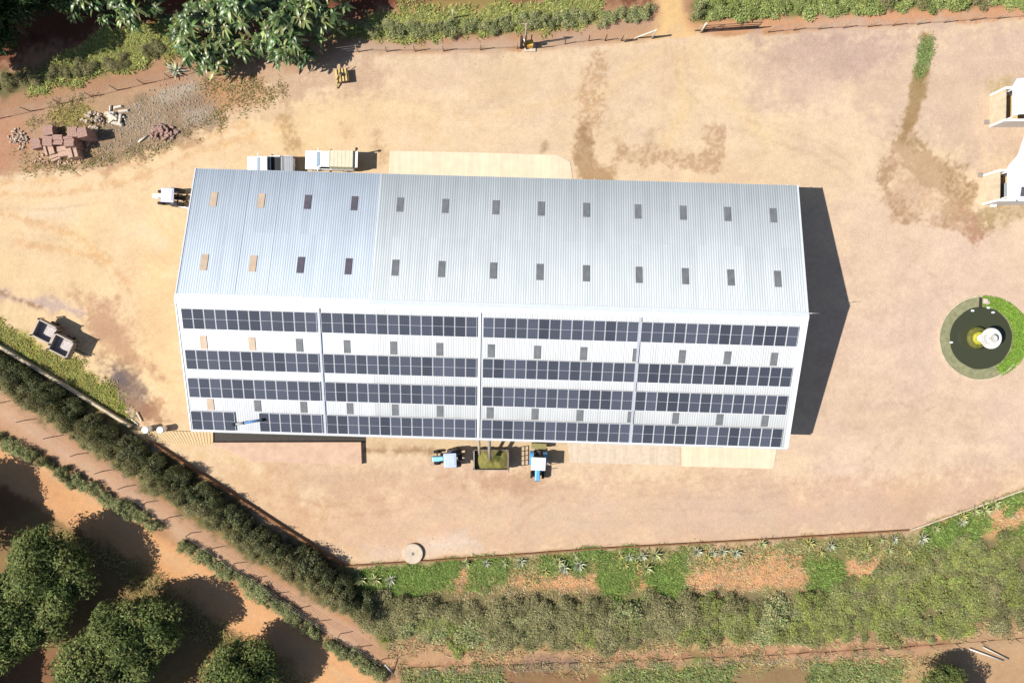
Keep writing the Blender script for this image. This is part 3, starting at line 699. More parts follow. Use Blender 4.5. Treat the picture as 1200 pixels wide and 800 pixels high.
# ------------------------------------------------------------------ kerb walls round the yard
def kerb(name, pts, h, th, m, label, cat='wall'):
    P = [W(*p) for p in pts]; o = P[0].copy(); bm = NB(); L_, R_ = [], []
    for i, p in enumerate(P):
        d = ((P[min(i + 1, len(P) - 1)] - P[max(i - 1, 0)])).normalized(); n = Vector((-d.y, d.x, 0)) * th / 2
        L_.append(p + n - o); R_.append(p - n - o)
    v = [[bm.verts.new((q.x, q.y, z)) for q in (l, r) for z in (0, h)] for l, r in zip(L_, R_)]
    for a, b in zip(v, v[1:]):
        bm.faces.new((a[0], a[1], b[1], b[0])); bm.faces.new((a[1], a[3], b[3], b[1])); bm.faces.new((a[3], a[2], b[2], b[3])); bm.faces.new((a[2], a[0], b[0], b[2]))
    bm.faces.new(v[0]); bm.faces.new(v[-1][::-1])
    x = obj(name, bm, m, loc=o); return tag(x, label, cat)
kerb('garden_wall', [(-120, 332), (0, 404), (80, 452), (156, 499)], 0.55, 0.26, 'creamwall', 'cream topped low wall running diagonally along the left grass bank')
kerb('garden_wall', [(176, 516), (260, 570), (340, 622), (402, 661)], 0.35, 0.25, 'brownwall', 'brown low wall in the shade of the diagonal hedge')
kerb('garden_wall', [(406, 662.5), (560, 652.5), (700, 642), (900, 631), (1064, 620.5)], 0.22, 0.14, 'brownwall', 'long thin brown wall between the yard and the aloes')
kerb('garden_wall', [(1068, 620), (1130, 598), (1200, 573), (1330, 530)], 0.18, 0.13, 'creamwall', 'pale low kerb wall rising at the lower right corner')

# ------------------------------------------------------------------ vehicles
def wheel(parent, x, y, r, wd, name='wheel', rim='rustgrey', rr=0.55):
    t = bpy.data.objects.new(name, None)
    bm = NB()
    prof = [(r * 0.6, -wd / 2), (r * 0.93, -wd / 2), (r, -wd * 0.3), (r, wd * 0.3), (r * 0.93, wd / 2), (r * 0.6, wd / 2)]
    lathe(bm, prof, 20)
    o = obj(name, bm, 'tyre', parent); o.location = (x, y, r); o.rotation_euler.x = math.pi / 2
    bpy.data.objects.remove(t)
    bm = NB(); lathe(bm, [(r * rr, -wd / 2 - 0.012), (r * rr * 0.98, wd / 2 + 0.012)], 16); obj('rim', bm, rim, o)
    return o
def pickup(label, px, py, rz, cover, length=4.6, width=1.78, cab=(0.9, 1.5, 2.15, 2.2)):
    t = thing('pickup_truck', label, 'pickup truck', W(px, py), rz)
    hl, hw = length / 2, width / 2                      # front is +x
    bm = NB(); bx(bm, length, width, 0.5, (0, 0, 0.42), bev=0.12); bx(bm, 1.1, width * 0.94, 0.14, (hl - 0.60, 0, 0.88), bev=0.06, taper=(0.94, 0.92, -0.02))
    obj('body', bm, 'white', t)
    xf, xtf, xtr, xr = [hl - c_ for c_ in cab]; cw = width * 0.95 / 2; z0, z1 = 0.9, 1.5
    bm = NB(); v = []
    for zz, xa, xb, yw in ((z0, xf, xr, cw), (z1, xtf, xtr, cw * 0.84)):
        v.append([bm.verts.new((x, y, zz)) for x, y in ((xa, yw), (xb, yw), (xb, -yw), (xa, -yw))])
    bm.faces.new(v[0]); bm.faces.new(v[1][::-1])
    for i in range(4): bm.faces.new((v[0][i], v[0][(i + 1) % 4], v[1][(i + 1) % 4], v[1][i]))
    bmesh.ops.bevel(bm, geom=bm.edges[:], offset=0.04, segments=2, affect='EDGES'); cabin = obj('cabin', bm, 'white', t)
    bm = NB(); bx(bm, (xtf - xtr) * 0.8, cw * 1.3, 0.03, ((xtf + xtr) / 2, 0, z1), bev=0.012); obj('roof_panel', bm, 'white', cabin)
    def pane(name, xa, xb, sg, m):
        bm = NB(); q = []
        for f in (0.12, 0.90):
            xx = xa + (xb - xa) * f + sg * 0.02; yw = cw * (1 - 0.16 * f) * 0.88; zz = z0 + (z1 - z0) * f + 0.025
            q += [(xx, yw, zz), (xx, -yw, zz)]
        bm.faces.new([bm.verts.new(q[i]) for i in (0, 1, 3, 2)]); obj(name, bm, m, t)
    pane('windscreen', xf, xtf, 1, 'glass_blue'); pane('rear_window', xr, xtr, -1, 'glass')
    x0 = xf
    for s in (-1, 1):
        bm = NB(); q = []
        for f, xa, xb in ((0.2, xf - 0.3, xr + 0.12), (0.86, xtf - 0.02, xtr + 0.1)):
            for xx in ((xa, xb) if f < 0.5 else (xb, xa)): q.append(bm.verts.new((xx, s * (cw * (1 - 0.16 * f) + 0.018), z0 + (z1 - z0) * f)))
        bm.faces.new(q); obj('side_window', bm, 'glass', t)
        bm = NB(); bx(bm, 0.10, 0.22, 0.17, (x0 - 0.22, s * (hw + 0.10), 0.98), bev=0.03); obj('mirror', bm, 'white', t)
        bm = NB(); bx(bm, 0.10, 0.36, 0.16, (hl - 0.04, s * (hw - 0.32), 0.72), bev=0.03); obj('headlight', bm, 'pframe', t)
        bm = NB(); bx(bm, 0.06, 0.16, 0.32, (-hl - 0.005, s * (hw - 0.14), 0.6)); obj('tail_light', bm, MT.setdefault('red', mat('red_lens', (0.35, 0.02, 0.02), 0.3, raw=True)), t)
        for xx in (hl - 0.82, -hl + 0.95):
            wheel(t, xx, s * (hw - 0.12), 0.36, 0.24, rim='pframe')
    bm = NB(); bx(bm, 0.16, width * 0.96, 0.2, (hl + 0.03, 0, 0.42), bev=0.05); obj('bumper', bm, 'bedgrey', t)
    # load bed: walls round a sunk floor
    bl = length - cab[3] - 0.06; xm = -hl + bl / 2 + 0.02
    bm = NB(); zt = 1.12
    for s in (-1, 1): bx(bm, bl, 0.07, zt - 0.9, (xm, s * (hw - 0.06), 0.9))
    bx(bm, 0.06, width - 0.19, zt - 0.9, (-hl + 0.06, 0, 0.9)); bx(bm, 0.06, width - 0.19, zt - 0.9, (xm + bl / 2 - 0.03, 0, 0.9))
    obj('load_bed', bm, 'white', t)
    bm = NB(); bx(bm, bl - 0.14, width - 0.22, 0.02, (xm, 0, 0.925)); obj('bed_floor', bm, 'black', t)
    if cover == 'lid':
        bm = NB(); bx(bm, bl * 0.52, width - 0.10, 0.05, (-hl + bl * 0.26 + 0.02, 0, zt + 0.005), bev=0.015)
        for i in range(4): bx(bm, 0.03, width - 0.2, 0.015, (-hl + 0.15 + i * 0.22, 0, zt + 0.054))
        obj('bed_cover', bm, 'bedgrey', t)
        bm = NB(); tube(bm, (xm, -hw + 0.1, zt), (xm, -hw + 0.1, zt + 0.25), 0.03); tube(bm, (xm, hw - 0.1, zt), (xm, hw - 0.1, zt + 0.25), 0.03); tube(bm, (xm, -hw + 0.1, zt + 0.25), (xm, hw - 0.1, zt + 0.25), 0.03)
        obj('roll_bar', bm, 'dark', t)
    else:
        bm = NB(); n = 10
        bx(bm, bl + 0.15, width - 0.04, 0.7, (xm - 0.05, 0, zt + 0.002), bev=0.05, taper=(0.97, 0.90, 0)); cv = obj('canvas_canopy', bm, 'canvas', t)
        bm = NB()
        for i in range(7):
            x = xm - 0.05 - (bl + 0.1) * 0.48 + i * (bl + 0.1) * 0.96 / 6
            tube(bm, (x, -hw * 0.86, zt + 0.70), (x, hw * 0.86, zt + 0.70), 0.022, n=6)
        obj('hoop', bm, 'canvas', cv)
        bm = NB(); bx(bm, 0.42, width * 0.86, 0.05, (-hl - 0.28, 0, zt + 0.45), bev=0.02, rot=Matrix.Rotation(R(12), 3, 'Y')); obj('rear_flap', bm, 'offwhite', t)
        bm = NB(); tube(bm, (-hl - 0.05, -hw + 0.05, 1.0), (-hl - 0.45, -hw - 0.05, 1.9), 0.06); bx(bm, 0.22, 0.22, 0.18, (-hl - 0.42, -hw - 0.03, 1.85), bev=0.04); obj('snorkel_post', bm, 'black', t)
    return t
pickup('white pickup truck with an open dark load bed and grey lid, under the upper eave', 321, 196, math.pi - 0.0, 'lid', 4.5, 1.75)
pickup('white pickup truck with a ribbed cream canvas canopy over its bed', 389.5, 190.5, math.pi - 0.03, 'canvas', 4.75, 1.8, (1.05, 1.65, 2.5, 2.55))

def tractor(label, px, py, rz, hood, roof, ll=3.3, fender=None, box=None, arm=False):
    t = thing('tractor', label, 'tractor', W(px, py), rz)                  # front +x, origin between the axles
    bm = NB(); bx(bm, 2.5, 0.42, 0.35, (0.15, 0, 0.55), bev=0.04); tube(bm, (-0.85, -0.7, 0.72), (-0.85, 0.7, 0.72), 0.09); tube(bm, (1.15, -0.62, 0.42), (1.15, 0.62, 0.42), 0.06); obj('chassis', bm, 'dark', t)
    bm = NB(); bx(bm, 1.35, 0.62, 0.62, (0.98, 0, 0.86), bev=0.10, taper=(0.98, 0.86, 0)); h = obj('hood', bm, hood, t)
    bm = NB(); bx(bm, 0.05, 0.5, 0.42, (1.68, 0, 0.92)); obj('grille', bm, 'dark', h)
    bm = NB(); tube(bm, (0.75, 0.24, 1.4), (0.75, 0.24, 2.15), 0.04); obj('exhaust', bm, 'dark', t)
    for s in (-1, 1):
        wheel(t, -0.85, s * 0.78, 0.72, 0.40, rim='rustgrey', rr=0.5)
        wheel(t, 1.15, s * 0.66, 0.42, 0.26, rim='rustgrey', rr=0.5)
        bm = NB(); n = 7
        for i in range(n):
            a = R(20 + i * 22); a2 = R(20 + (i + 1) * 22)
            p = (-0.85 + 0.80 * math.cos(a), 0.72 + 0.80 * math.sin(a)); q = (-0.85 + 0.80 * math.cos(a2), 0.72 + 0.80 * math.sin(a2))
            v = [bm.verts.new((x, s * y, z)) for (x, z), y in ((p, 0.54), (p, 1.0), (q, 1.0), (q, 0.54))]; bm.faces.new(v)
        bmesh.ops.remove_doubles(bm, verts=bm.verts, dist=0.001); bmesh.ops.solidify(bm, geom=bm.faces[:], thickness=0.03)
        obj('fender', bm, fender or hood, t)
        for x in (-1.25, 0.15):
            bm = NB(); tube(bm, (x, s * 0.5, 1.0), (x, s * 0.6, 2.27), 0.035); obj('canopy_post', bm, 'dark', t)
    bm = NB(); bx(bm, 0.5, 0.5, 0.12, (-0.62, 0, 1.1), bev=0.04); bx(bm, 0.1, 0.5, 0.45, (-0.88, 0, 1.2), bev=0.04); obj('seat', bm, 'black', t)
    bm = NB(); lathe(bm, [(0.15, 0), (0.2, 0.02), (0.2, 0.04), (0.15, 0.05)], 16, (0.02, 0, 1.48)); tube(bm, (0.3, 0, 1.1), (0.05, 0, 1.48), 0.025); obj('steering_wheel', bm, 'black', t)
    bm = NB(); bx(bm, 1.45, 1.6, 0.10, (-0.52, 0, 2.26), bev=0.06)
    bx(bm, 1.1, 1.2, 0.05, (-0.52, 0, 2.35), bev=0.02); obj('canopy_roof', bm, roof, t)
    bm = NB(); bx(bm, 0.5, 0.5, 0.3, (-1.5, 0, 0.55)); tube(bm, (-1.4, -0.3, 0.6), (-2.0, -0.35, 0.5), 0.045); tube(bm, (-1.4, 0.3, 0.6), (-2.0, 0.35, 0.5), 0.045); obj('hitch', bm, 'dark', t)
    t.scale = (0.85, 0.85, 0.9)
    if arm:
        bm = NB(); tube(bm, (-1.0, 0.95, 0.8), (-2.3, 1.15, 0.9), 0.06); bx(bm, 0.6, 0.16, 0.12, (-2.0, 1.1, 0.92), rz=-0.15); obj('side_arm', bm, 'offwhite', t)
    if box:
        bm = NB(); bx(bm, 0.62, 1.7, 0.75, (-2.3, 0, 0.45), bev=0.03); obj('rear_box', bm, box, t)
        bm = NB(); tube(bm, (-1.5, 0, 0.7), (-2.0, 0, 0.9), 0.06); obj('linkage', bm, 'dark', t)
    return t
tractor('white and grey tractor with a lavender canopy parked at the left gable', 203.5, 233, math.pi - 0.05, 'white', 'lav', fender='dark', arm=True)
tractor('pale blue tractor with a lavender canopy, left of the loaded trailer', 524.5, 534.5, math.pi + 0.03, 'cyan', 'lavblue', fender='dark')
tractor('blue tractor with a white canopy facing away from the warehouse, with an olive rear box', 630, 543.5, -math.pi / 2 - 0.05, 'blue', 'white', fender='blue', box='olive')

# loaded cage trailer beside the warehouse
lt = thing('farm_trailer', 'long trailer heaped with green plant cuttings under the conveyor pipes', 'trailer', W(576, 536.5), 0.0)
hl, hw = 1.72, 0.98
bm = NB(); bx(bm, 3.44, 1.96, 0.1, (0, 0, 0.45)); bx(bm, 3.3, 0.14, 0.16, (0, 0.4, 0.30)); bx(bm, 3.3, 0.14, 0.16, (0, -0.4, 0.30)); obj('bed', bm, 'rust', lt)
for s in (-1, 1):
    bm = NB(); bx(bm, 3.44, 0.05, 0.5, (0, s * (hw - 0.03), 0.55)); 
    for i in range(5): bx(bm, 0.07, 0.05, 0.52, (-1.5 + i * 0.75, s * (hw + 0.022), 0.53))
    obj('side_board', bm, 'rustgrey', lt)
    bm = NB(); bx(bm, 0.12, 1.84, 0.72, (s * (hl + 0.0) - s * 0.06, 0, 0.55)); 
    for i in range(3): bx(bm, 0.06, 0.08, 0.78, (s * (hl + 0.032), -0.85 + i * 0.85, 0.52))
    obj('end_board', bm, 'rustgrey', lt)
    for x in (-1.0, 1.0): wheel(lt, x, s * 0.85, 0.36, 0.24)
bm = NB()
for i in range(5): bar(bm, (hl, -0.94 + i * 0.47, 1.28), (hl, -0.94 + i * 0.47, 2.15), 0.045)
for i in range(3): bar(bm, (hl, -0.96, 1.31 + i * 0.40), (hl, 0.96, 1.31 + i * 0.40), 0.045)
obj('end_lattice', bm, 'rust', lt)
def heap(lx, ly, h, seed, base, nx=26, ny=16, hole=None):
    r = np.random.default_rng(seed); X, Y = np.meshgrid(np.linspace(-lx, lx, nx), np.linspace(-ly, ly, ny))
    Z = base + h * (1 - np.clip(np.abs(X / lx) ** 3, 0, 1) * 0.6) * (1 - np.clip(np.abs(Y / ly) ** 3, 0, 1) * 0.6) * (0.65 + 0.7 * (fbm(X + seed, Y, 1.7) - 0.2)) + r.normal(0, 0.02, X.shape)
    if hole: Z -= hole[2] * np.exp(-(((X - hole[0]) / 0.34) ** 2 + ((Y - hole[1]) / 0.3) ** 2))
    i = (np.arange(ny - 1)[:, None] * nx + np.arange(nx - 1)[None]).ravel()
    return np.stack([X.ravel(), Y.ravel(), Z.ravel()], 1), np.stack([i, i + 1, i + nx + 1, i + nx], 1)
V, F = heap(1.58, 0.90, 0.62, 5, 0.53, hole=(0.75, 0.25, 0.35))
n = len(V); cc = np.stack([0.19 + 0.05 * rng.random(n), 0.165 + 0.05 * rng.random(n), 0.05 + 0.02 * rng.random(n)], 1)
dk_ = np.exp(-(((V[:, 0] - 0.75) / 0.5) ** 2 + ((V[:, 1] - 0.2) / 0.45) ** 2))[:, None]
cc = cc * (1 - dk_ * 0.75) + np.array([0.03, 0.06, 0.015]) * dk_ * 0.75  # shade of the hole is also painted into the heap colour
hp = pymesh('plant_heap', V, F, 'leaf', cols=cc, smooth=False); hp.location = lt.location
tag(hp, 'heap of olive green plant cuttings filling the long trailer', 'plant heap')
for px, m, r, nm, lb in ((561, 'timber', 0.13, 'pipe', 'brown chute pipe reaching from the eave to the left end of the trailer'), (573, 'rustgrey', 0.16, 'pipe', 'grey bent conveyor pipe discharging over the middle of the loaded trailer')):
    a = W(px, 514, 3.2); b = W(px + 1, 532 if px < 570 else 537, 2.1 if px < 570 else 1.7)
    t = thing(nm, lb, 'pipe', (a.x, a.y, 0)); bm = NB(); tube(bm, (0, 0.9, 3.5), (0, 0, a.z), r, n=12); tube(bm, (0, 0, a.z), (b.x - a.x, b.y - a.y, b.z), r, n=12); obj('tube', bm, m, t)
    bm = NB(); lathe(bm, [(r * 1.25, 0), (r * 1.25, 0.08)], 14, (0, 0.0, a.z - 0.04)); obj('joint_ring', bm, 'dark', t)

# two open box trailers on the left
def boxtrailer(label, px, py, rz):
    t = thing('box_trailer', label, 'trailer', W(px, py, 1.5) * 1.0, rz, 'box trailers by the left grass bank'); t.location.z = 0
    lx, ly, zb, zt = 0.98, 0.86, 0.84, 1.5
    bm = NB(); bx(bm, 2 * lx - 0.1, 2 * ly - 0.1, 0.06, (0, 0, zb)); obj('floor', bm, 'palegrey', t)
    for s in (-1, 1):
        bm = NB(); bx(bm, 2 * lx, 0.06, zt - zb, (0, s * (ly - 0.03), zb)); sb = obj('side_board', bm, 'rustgrey', t); bm = NB(); bx(bm, 2 * lx + 0.08, 0.13, 0.06, (0, s * (ly - 0.03), zt + 0.001)); obj('top_rail', bm, 'rim', sb)
        bm = NB(); bx(bm, 0.06, 2 * ly - 0.14, zt - zb, (s * (lx - 0.03), 0, zb)); sb = obj('end_board', bm, 'rustgrey', t); bm = NB(); bx(bm, 0.13, 2 * ly - 0.19, 0.06, (s * (lx - 0.03), 0, zt + 0.001)); obj('top_rail', bm, 'rim', sb)
        for x in (-1, 1):
            bm = NB(); bx(bm, 0.09, 0.09, 0.22, (x * (lx + 0.0), s * (ly + 0.0), zt + 0.002)); bx(bm, 0.07, 0.07, 0.9, (x * (lx + 0.052), s * (ly + 0.052), zb - 0.1)); obj('corner_post', bm, 'dark', t)
        wheel(t, -0.1, s * (ly - 0.05), 0.36, 0.22)
    bm = NB(); bx(bm, 1.1, 0.9, 0.03, (0.35, 0.05, zb + 0.062), rz=0.06, bev=0.01); obj('floor_panel', bm, 'pale_floor2', t)
    bm = NB(); tube(bm, (0.9, 0, 0.5), (2.2, 0, 0.42), 0.05); tube(bm, (-0.1, -0.8, 0.36), (-0.1, 0.8, 0.36), 0.05); bx(bm, 1.9, 0.1, 0.12, (0, 0.4, 0.5)); bx(bm, 1.9, 0.1, 0.12, (0, -0.4, 0.5)); obj('drawbar', bm, 'dark', t)
    return t
boxtrailer('rusty open box trailer, the farther of the pair from the hedge', 52, 388.5, R(-27))
boxtrailer('rusty open box trailer nearest the cream wall, in front of its twin', 71.5, 405, R(-27))

# drums
for px, py, lb in ((170.5, 503.5, 'plain white plastic drum standing at the left end of the deck'), (188, 503.5, 'white drum with a grey ringed lid, right of the plain white drum')):
    p = W(px, py, 0.95); t = thing('drum', lb, 'drum', (p.x, p.y, 0.16)); bm = NB()
    lathe(bm, [(0.26, 0), (0.30, 0.03), (0.30, 0.28), (0.315, 0.30), (0.30, 0.32), (0.30, 0.56), (0.315, 0.58), (0.30, 0.6), (0.30, 0.84), (0.27, 0.88)], 24); obj('barrel', bm, 'white', t)
    bm = NB(); lathe(bm, [(0.30, 0.84), (0.335, 0.85), (0.335, 0.885), (0.27, 0.90)], 24); bx(bm, 0.12, 0.06, 0.03, (0.05, 0.08, 0.9)); obj('lid', bm, 'white' if px < 180 else 'tray', t)
# scraps of timber by the drums
for i, (px, py, a, ln) in enumerate(((152, 490, 0.5, 1.2), (158, 494, -0.7, 0.9), (148, 494, 1.4, 0.8), (163, 488, -1.1, 1.0), (143, 493, 0.1, 0.7))):
    bm = NB(); bx(bm, ln, 0.12, 0.07, (0, 0, 0), bev=0.01); tag(obj('plank', bm, 'pale_wood' if i % 2 else 'timber', loc=W(px, py, 0.02 + 0.03 * i), rz=a), 'loose timber scrap on the ground by the corner of the slatted deck', 'plank', 'timber scraps by the deck')
# round concrete cover
p = W(484, 647.5); t = thing('well_cover', 'round pale concrete tank cover at the bottom edge of the yard', 'well cover', p); bm = NB()
lathe(bm, [(1.0, 0.0), (1.0, 0.29), (0.985, 0.30), (0.5, 0.302), (0.2, 0.303)], 40); sl_ = obj('slab', bm, 'conc', t); [setattr(f, 'use_smooth', False) for f in sl_.data.polygons]
bm = NB(); lathe(bm, [(0.16, 0.304), (0.16, 0.325), (0.05, 0.33)], 16); obj('lid', bm, 'rustgrey', t)

# ------------------------------------------------------------------ pond with fountain
pc = W(1149, 396)
def ring(name, r0, r1, z, m, kind=None, parent=None, th=0.05, n=64, lobes=0.0, c=pc, col_=None, a0=0, a1=2 * math.pi):
    bm = NB(); A, B, C_, D = [], [], [], []
    for i in range(n + 1):
        a = a0 + (a1 - a0) * i / n; j = 1 + lobes * (math.sin(a * 7 + 1) * 0.5 + math.sin(a * 13) * 0.3 + math.sin(a * 29 + 2) * 0.2)
        for l, rr, zz in ((A, r0 * j, z), (B, r1, z), (C_, r1, z - th), (D, r0 * j, z - th)): l.append(bm.verts.new((rr * math.cos(a), rr * math.sin(a), zz)))
    for i in range(n):
        for P, Q in ((A, B), (B, C_), (C_, D), (D, A)): bm.faces.new((P[i], Q[i], Q[i + 1], P[i + 1]))
    bmesh.ops.remove_doubles(bm, verts=bm.verts, dist=1e-5)
    return tag(obj(name, bm, m, parent, c if not parent else None), kind=kind)
MT['moss'] = mat('mossy_mud', (0.195, 0.19, 0.105), 0.9, var=0.25, scale=2.5, bump=0.3, raw=True)
ring('pond_bank', 3.05, 4.02, 0.07, 'moss', 'structure', th=0.06, lobes=0.012)
bm = NB(); lathe(bm, [(3.2, 0.0), (3.2, 0.035)], 64); tag(obj('pond_water', bm, 'water', loc=pc), kind='structure')
kr = ring('pond_kerb', 4.02, 4.17, 0.16, 'creamwall', th=0.15, lobes=0.004, a0=R(95), a1=R(322)); tag(kr, 'thin cream kerb ring round the left side of the pond', 'kerb')
ft = thing('fountain', 'white two tier fountain bowl standing in the dark round pond', 'fountain', (pc.x - 0.1, pc.y, 0.036))
MT['algae2'] = mat('dark_algae', (0.11, 0.105, 0.02), 0.8, var=0.35, scale=2.5, raw=True)
bm = NB(); lathe(bm, [(1.15, 0.0), (0.8, 0.04)], 32, (-0.12, 0.04, 0)); obj('algae_skirt', bm, 'algae2', ft)
bm = NB(); lathe(bm, [(0.72, 0.042), (0.5, 0.10), (0.36, 0.16)], 32); obj('plinth', bm, 'algae', ft)
bm = NB(); lathe(bm, [(0.38, 0.16), (0.36, 0.3), (0.26, 0.5), (0.2, 0.9), (0.3, 1.3)], 28); obj('column', bm, 'white', ft)
bm = NB(); lathe(bm, [(0.28, 1.28), (0.7, 1.42), (1.0, 1.62), (1.0, 1.67), (0.92, 1.66), (0.72, 1.56), (0.66, 1.58), (0.60, 1.54), (0.3, 1.5), (0.12, 1.5)], 48); obj('bowl', bm, 'bowlwhite', ft)
bm = NB(); lathe(bm, [(0.1, 1.5), (0.12, 1.85), (0.36, 2.0), (0.38, 2.04), (0.3, 2.02), (0.12, 1.95), (0.05, 1.95)], 32); obj('upper_cup', bm, 'cupgrey', ft)
# inlet stones and little white floats
t = thing('pond_inlet', 'small beige stone inlet at the top of the pond rim', 'inlet', W(1152, 353)); bm = NB()
bx(bm, 0.35, 0.5, 0.35, (0.1, 0, 0.02), bev=0.06); bx(bm, 0.3, 0.35, 0.25, (0.35, -0.1, 0.02), rz=0.4, bev=0.06); obj('stone_block', bm, 'pale_stone', t)
bm = NB(); bx(bm, 0.22, 1.0, 0.10, (-0.32, -0.15, 0.06)); obj('channel', bm, 'silt', t)
for px, py in ((1139.5, 364), (1158, 360.5), (1163.5, 366), (1114.5, 401)):
    bm = NB(); lathe(bm, [(0.05, 0), (0.13, 0.04), (0.12, 0.1), (0.03, 0.14)], 12); o = obj('float', bm, 'white', loc=W(px, py, 0.035)); o.scale = (1.4, 0.8, 1); tag(o, 'small white float near the edge of the dark pond', 'float', 'white floats on the pond')

# ------------------------------------------------------------------ outbuildings on the right
def outbuilding(label, pxs, pys, fh, roof_pts, ez, slope, inner=False, roofm='roof_grey'):
    A = W(pxs[0], pys[0]); B = W(pxs[1], pys[1])                     # upper and lower ends of the front wall's base
    o = thing('outbuilding', label, 'outbuilding', (A.x, B.y, 0)); wy = A.y - B.y; dep = 4.6
    bm = NB(); bx(bm, 0.2, wy, fh, (0.1, wy / 2, 0)); obj('front_wall', bm, 'creamwall', o)
    for y in (0.0, wy):
        bm = NB(); bx(bm, dep, 0.2, fh + 0.05, (dep / 2 + 0.0, y + (0.1 if y == 0 else -0.1) + (-.202 if y == 0 else .202), 0)); bx(bm, dep, 0.24, 0.05, (dep / 2, y + (0.1 if y == 0 else -0.1) + (-.202 if y == 0 else .202), fh + 0.052)); obj('side_wall', bm, 'offwhite', o)
    bm = NB(); bx(bm, 0.2, wy - 0.01, ez - 0.2, (dep - 0.3, wy / 2, 0)); obj('back_wall', bm, 'creamwall', o)
    bm = NB(); bx(bm, dep - 0.7, wy - 0.02, 0.06, (dep / 2, wy / 2, 0.003)); obj('floor', bm, 'deck', o)
    bm = NB(); P = []
    for px, py, z in roof_pts:
        q = W(px, py, z); P.append((q.x - A.x, q.y - B.y, z))
    strip(bm, P, 0.08); obj('roof', bm, roofm, o)
    if inner:
        bm = NB(); P = []
        for px, py, z in ((1180.5, 236, 2.82), (1180.5, 196, 2.82), (1189, 187, 2.86), (1191, 236, 2.86)): q = W(px, py, z + 0.05); P.append((q.x - A.x, q.y - B.y, z + 0.05))
        strip(bm, P, 0.05); obj('roof_edge', bm, 'roof_blue', o)
        bm = NB(); P = []
        for px, py in ((1196, 230), (1197.5, 219), (1206, 219), (1206, 230)): q = W(px, py, 3.08); P.append((q.x - A.x, q.y - B.y, 3.08))
        strip(bm, P, 0.06); obj('skylight', bm, 'sky_dark', o)
    for y in (0.12, wy - 0.12):
        bm = NB(); bx(bm, 0.1, 0.1, ez - fh + 0.0, (0.55, y, fh - 0.3)); obj('post', bm, 'offwhite', o)
    bm = NB(); bx(bm, 0.42, 0.42, 0.12, (-0.32, wy + 0.15 if inner else 0.3, 0.0), bev=0.02); obj('drain_box', bm, 'rustgrey', o)
    if inner:
        bm = NB(); bx(bm, 1.0, 1.7, 0.5, (2.2, wy / 2 - 0.3, 0.07), bev=0.03); obj('trough', bm, 'bedgrey', o)
    return o
outbuilding('small cream walled outbuilding with a pale blue roof, the upper one at the right edge', ((1160), (1159)), (113, 147), 2.0,
            [(1187, 136, 2.6), (1187, 100, 2.6), (1192, 92, 2.6), (1250, 88, 2.75), (1250, 132, 2.75), (1196, 134, 2.6)], 2.6, 0.05, roofm='roof_blue')
outbuilding('small cream walled outbuilding with a white stepped roof, the lower one at the right edge', ((1152), (1153)), (207, 238), 2.15,
            [(1183, 234, 2.8), (1182, 194, 2.8), (1193, 182, 2.85), (1204, 150, 2.9), (1260, 150, 3.1), (1260, 236, 3.1)], 2.8, 0.05, inner=True, roofm='roof_white')
p = W(1163, 241); bm = NB(); bx(bm, 0.5, 0.3, 0.3, (0, 0, 0), bev=0.04); tag(obj('stone_block', bm, 'white', loc=p), 'white block lying below the lower outbuilding wall', 'block')

# ------------------------------------------------------------------ yellow pump, utility pole, post
t = thing('pump_box', 'orange yellow pump box on a pale plinth near the top fence', 'pump', W(621, 55)); bm = NB()
bx(bm, 1.1, 0.9, 0.14, (0, -0.05, 0), bev=0.02); obj('plinth', bm, 'pale_stone', t)
bm = NB(); bx(bm, 0.62, 0.58, 0.75, (0, 0.05, 0.14), bev=0.06); obj('housing', bm, 'orange', t)
bm = NB(); tube(bm, (0.1, 0.3, 0.6), (0.15, 0.35, 1.9), 0.05); obj('pipe', bm, 'darkwood', t)
bm = NB(); bx(bm, 0.3, 0.3, 0.5, (-0.62, 0.4, 0), bev=0.03); obj('valve_box', bm, 'white', t)
t = thing('utility_pole', 'tall thin pale pole beside the orange pump box', 'utility pole', W(616, 53)); bm = NB(); tube(bm, (0, 0, 0), (0, 0, 4.8), 0.12, 0.09, n=10); obj('shaft', bm, 'timber', t)
bm = NB(); bx(bm, 0.9, 0.08, 0.1, (0, 0.1, 4.45)); obj('crossarm', bm, 'timber', t)
t = thing('fence_post', 'thick dark weathered post just left of the utility pole', 'post', W(611, 56)); bm = NB(); tube(bm, (0, 0, 0), (0, 0, 2.6), 0.16, 0.13, n=10); obj('shaft', bm, 'darkwood', t)
bm = NB(); tube(bm, (0.0, 0, 2.4), (0.55, -0.2, 0.0), 0.07, n=8); obj('brace', bm, 'darkwood', t)
bm = NB()
# yellow implement
t = thing('farm_implement', 'faded yellow steel implement standing alone below the top trees', 'farm implement', W(402.5, 91), 0.12); bm.free(); bm = NB()
bx(bm, 1.25, 1.2, 0.12, (0, 0, 0.55), bev=0.03); 
for i in range(4): bx(bm, 0.08, 1.22, 0.12, (-0.45 + i * 0.3, 0, 0.672))
obj('deck', bm, 'yellow', t)
bm = NB()
for x in (-0.5, 0.5):
    for y in (-0.5, 0.5): bx(bm, 0.1, 0.1, 0.55, (x, y, 0))
obj('leg', bm, 'rust', t)
bm = NB(); tube(bm, (-0.5, -0.1, 0.72), (-0.75, -1.0, 0.1), 0.07); tube(bm, (-0.1, 0.3, 0.75), (-0.6, -0.5, 0.85), 0.06); obj('arm', bm, 'yellow', t)
bm = NB(); lathe(bm, [(0.16, 0.80), (0.16, 0.98), (0.08, 1.0)], 16, (0.05, 0.0, 0)); tube(bm, (-0.45, 0.6, 0.7), (-0.45, 0.85, 1.2), 0.04); tube(bm, (0.2, 0.6, 0.7), (0.2, 0.85, 1.2), 0.04); obj('gearbox', bm, 'dark', t)

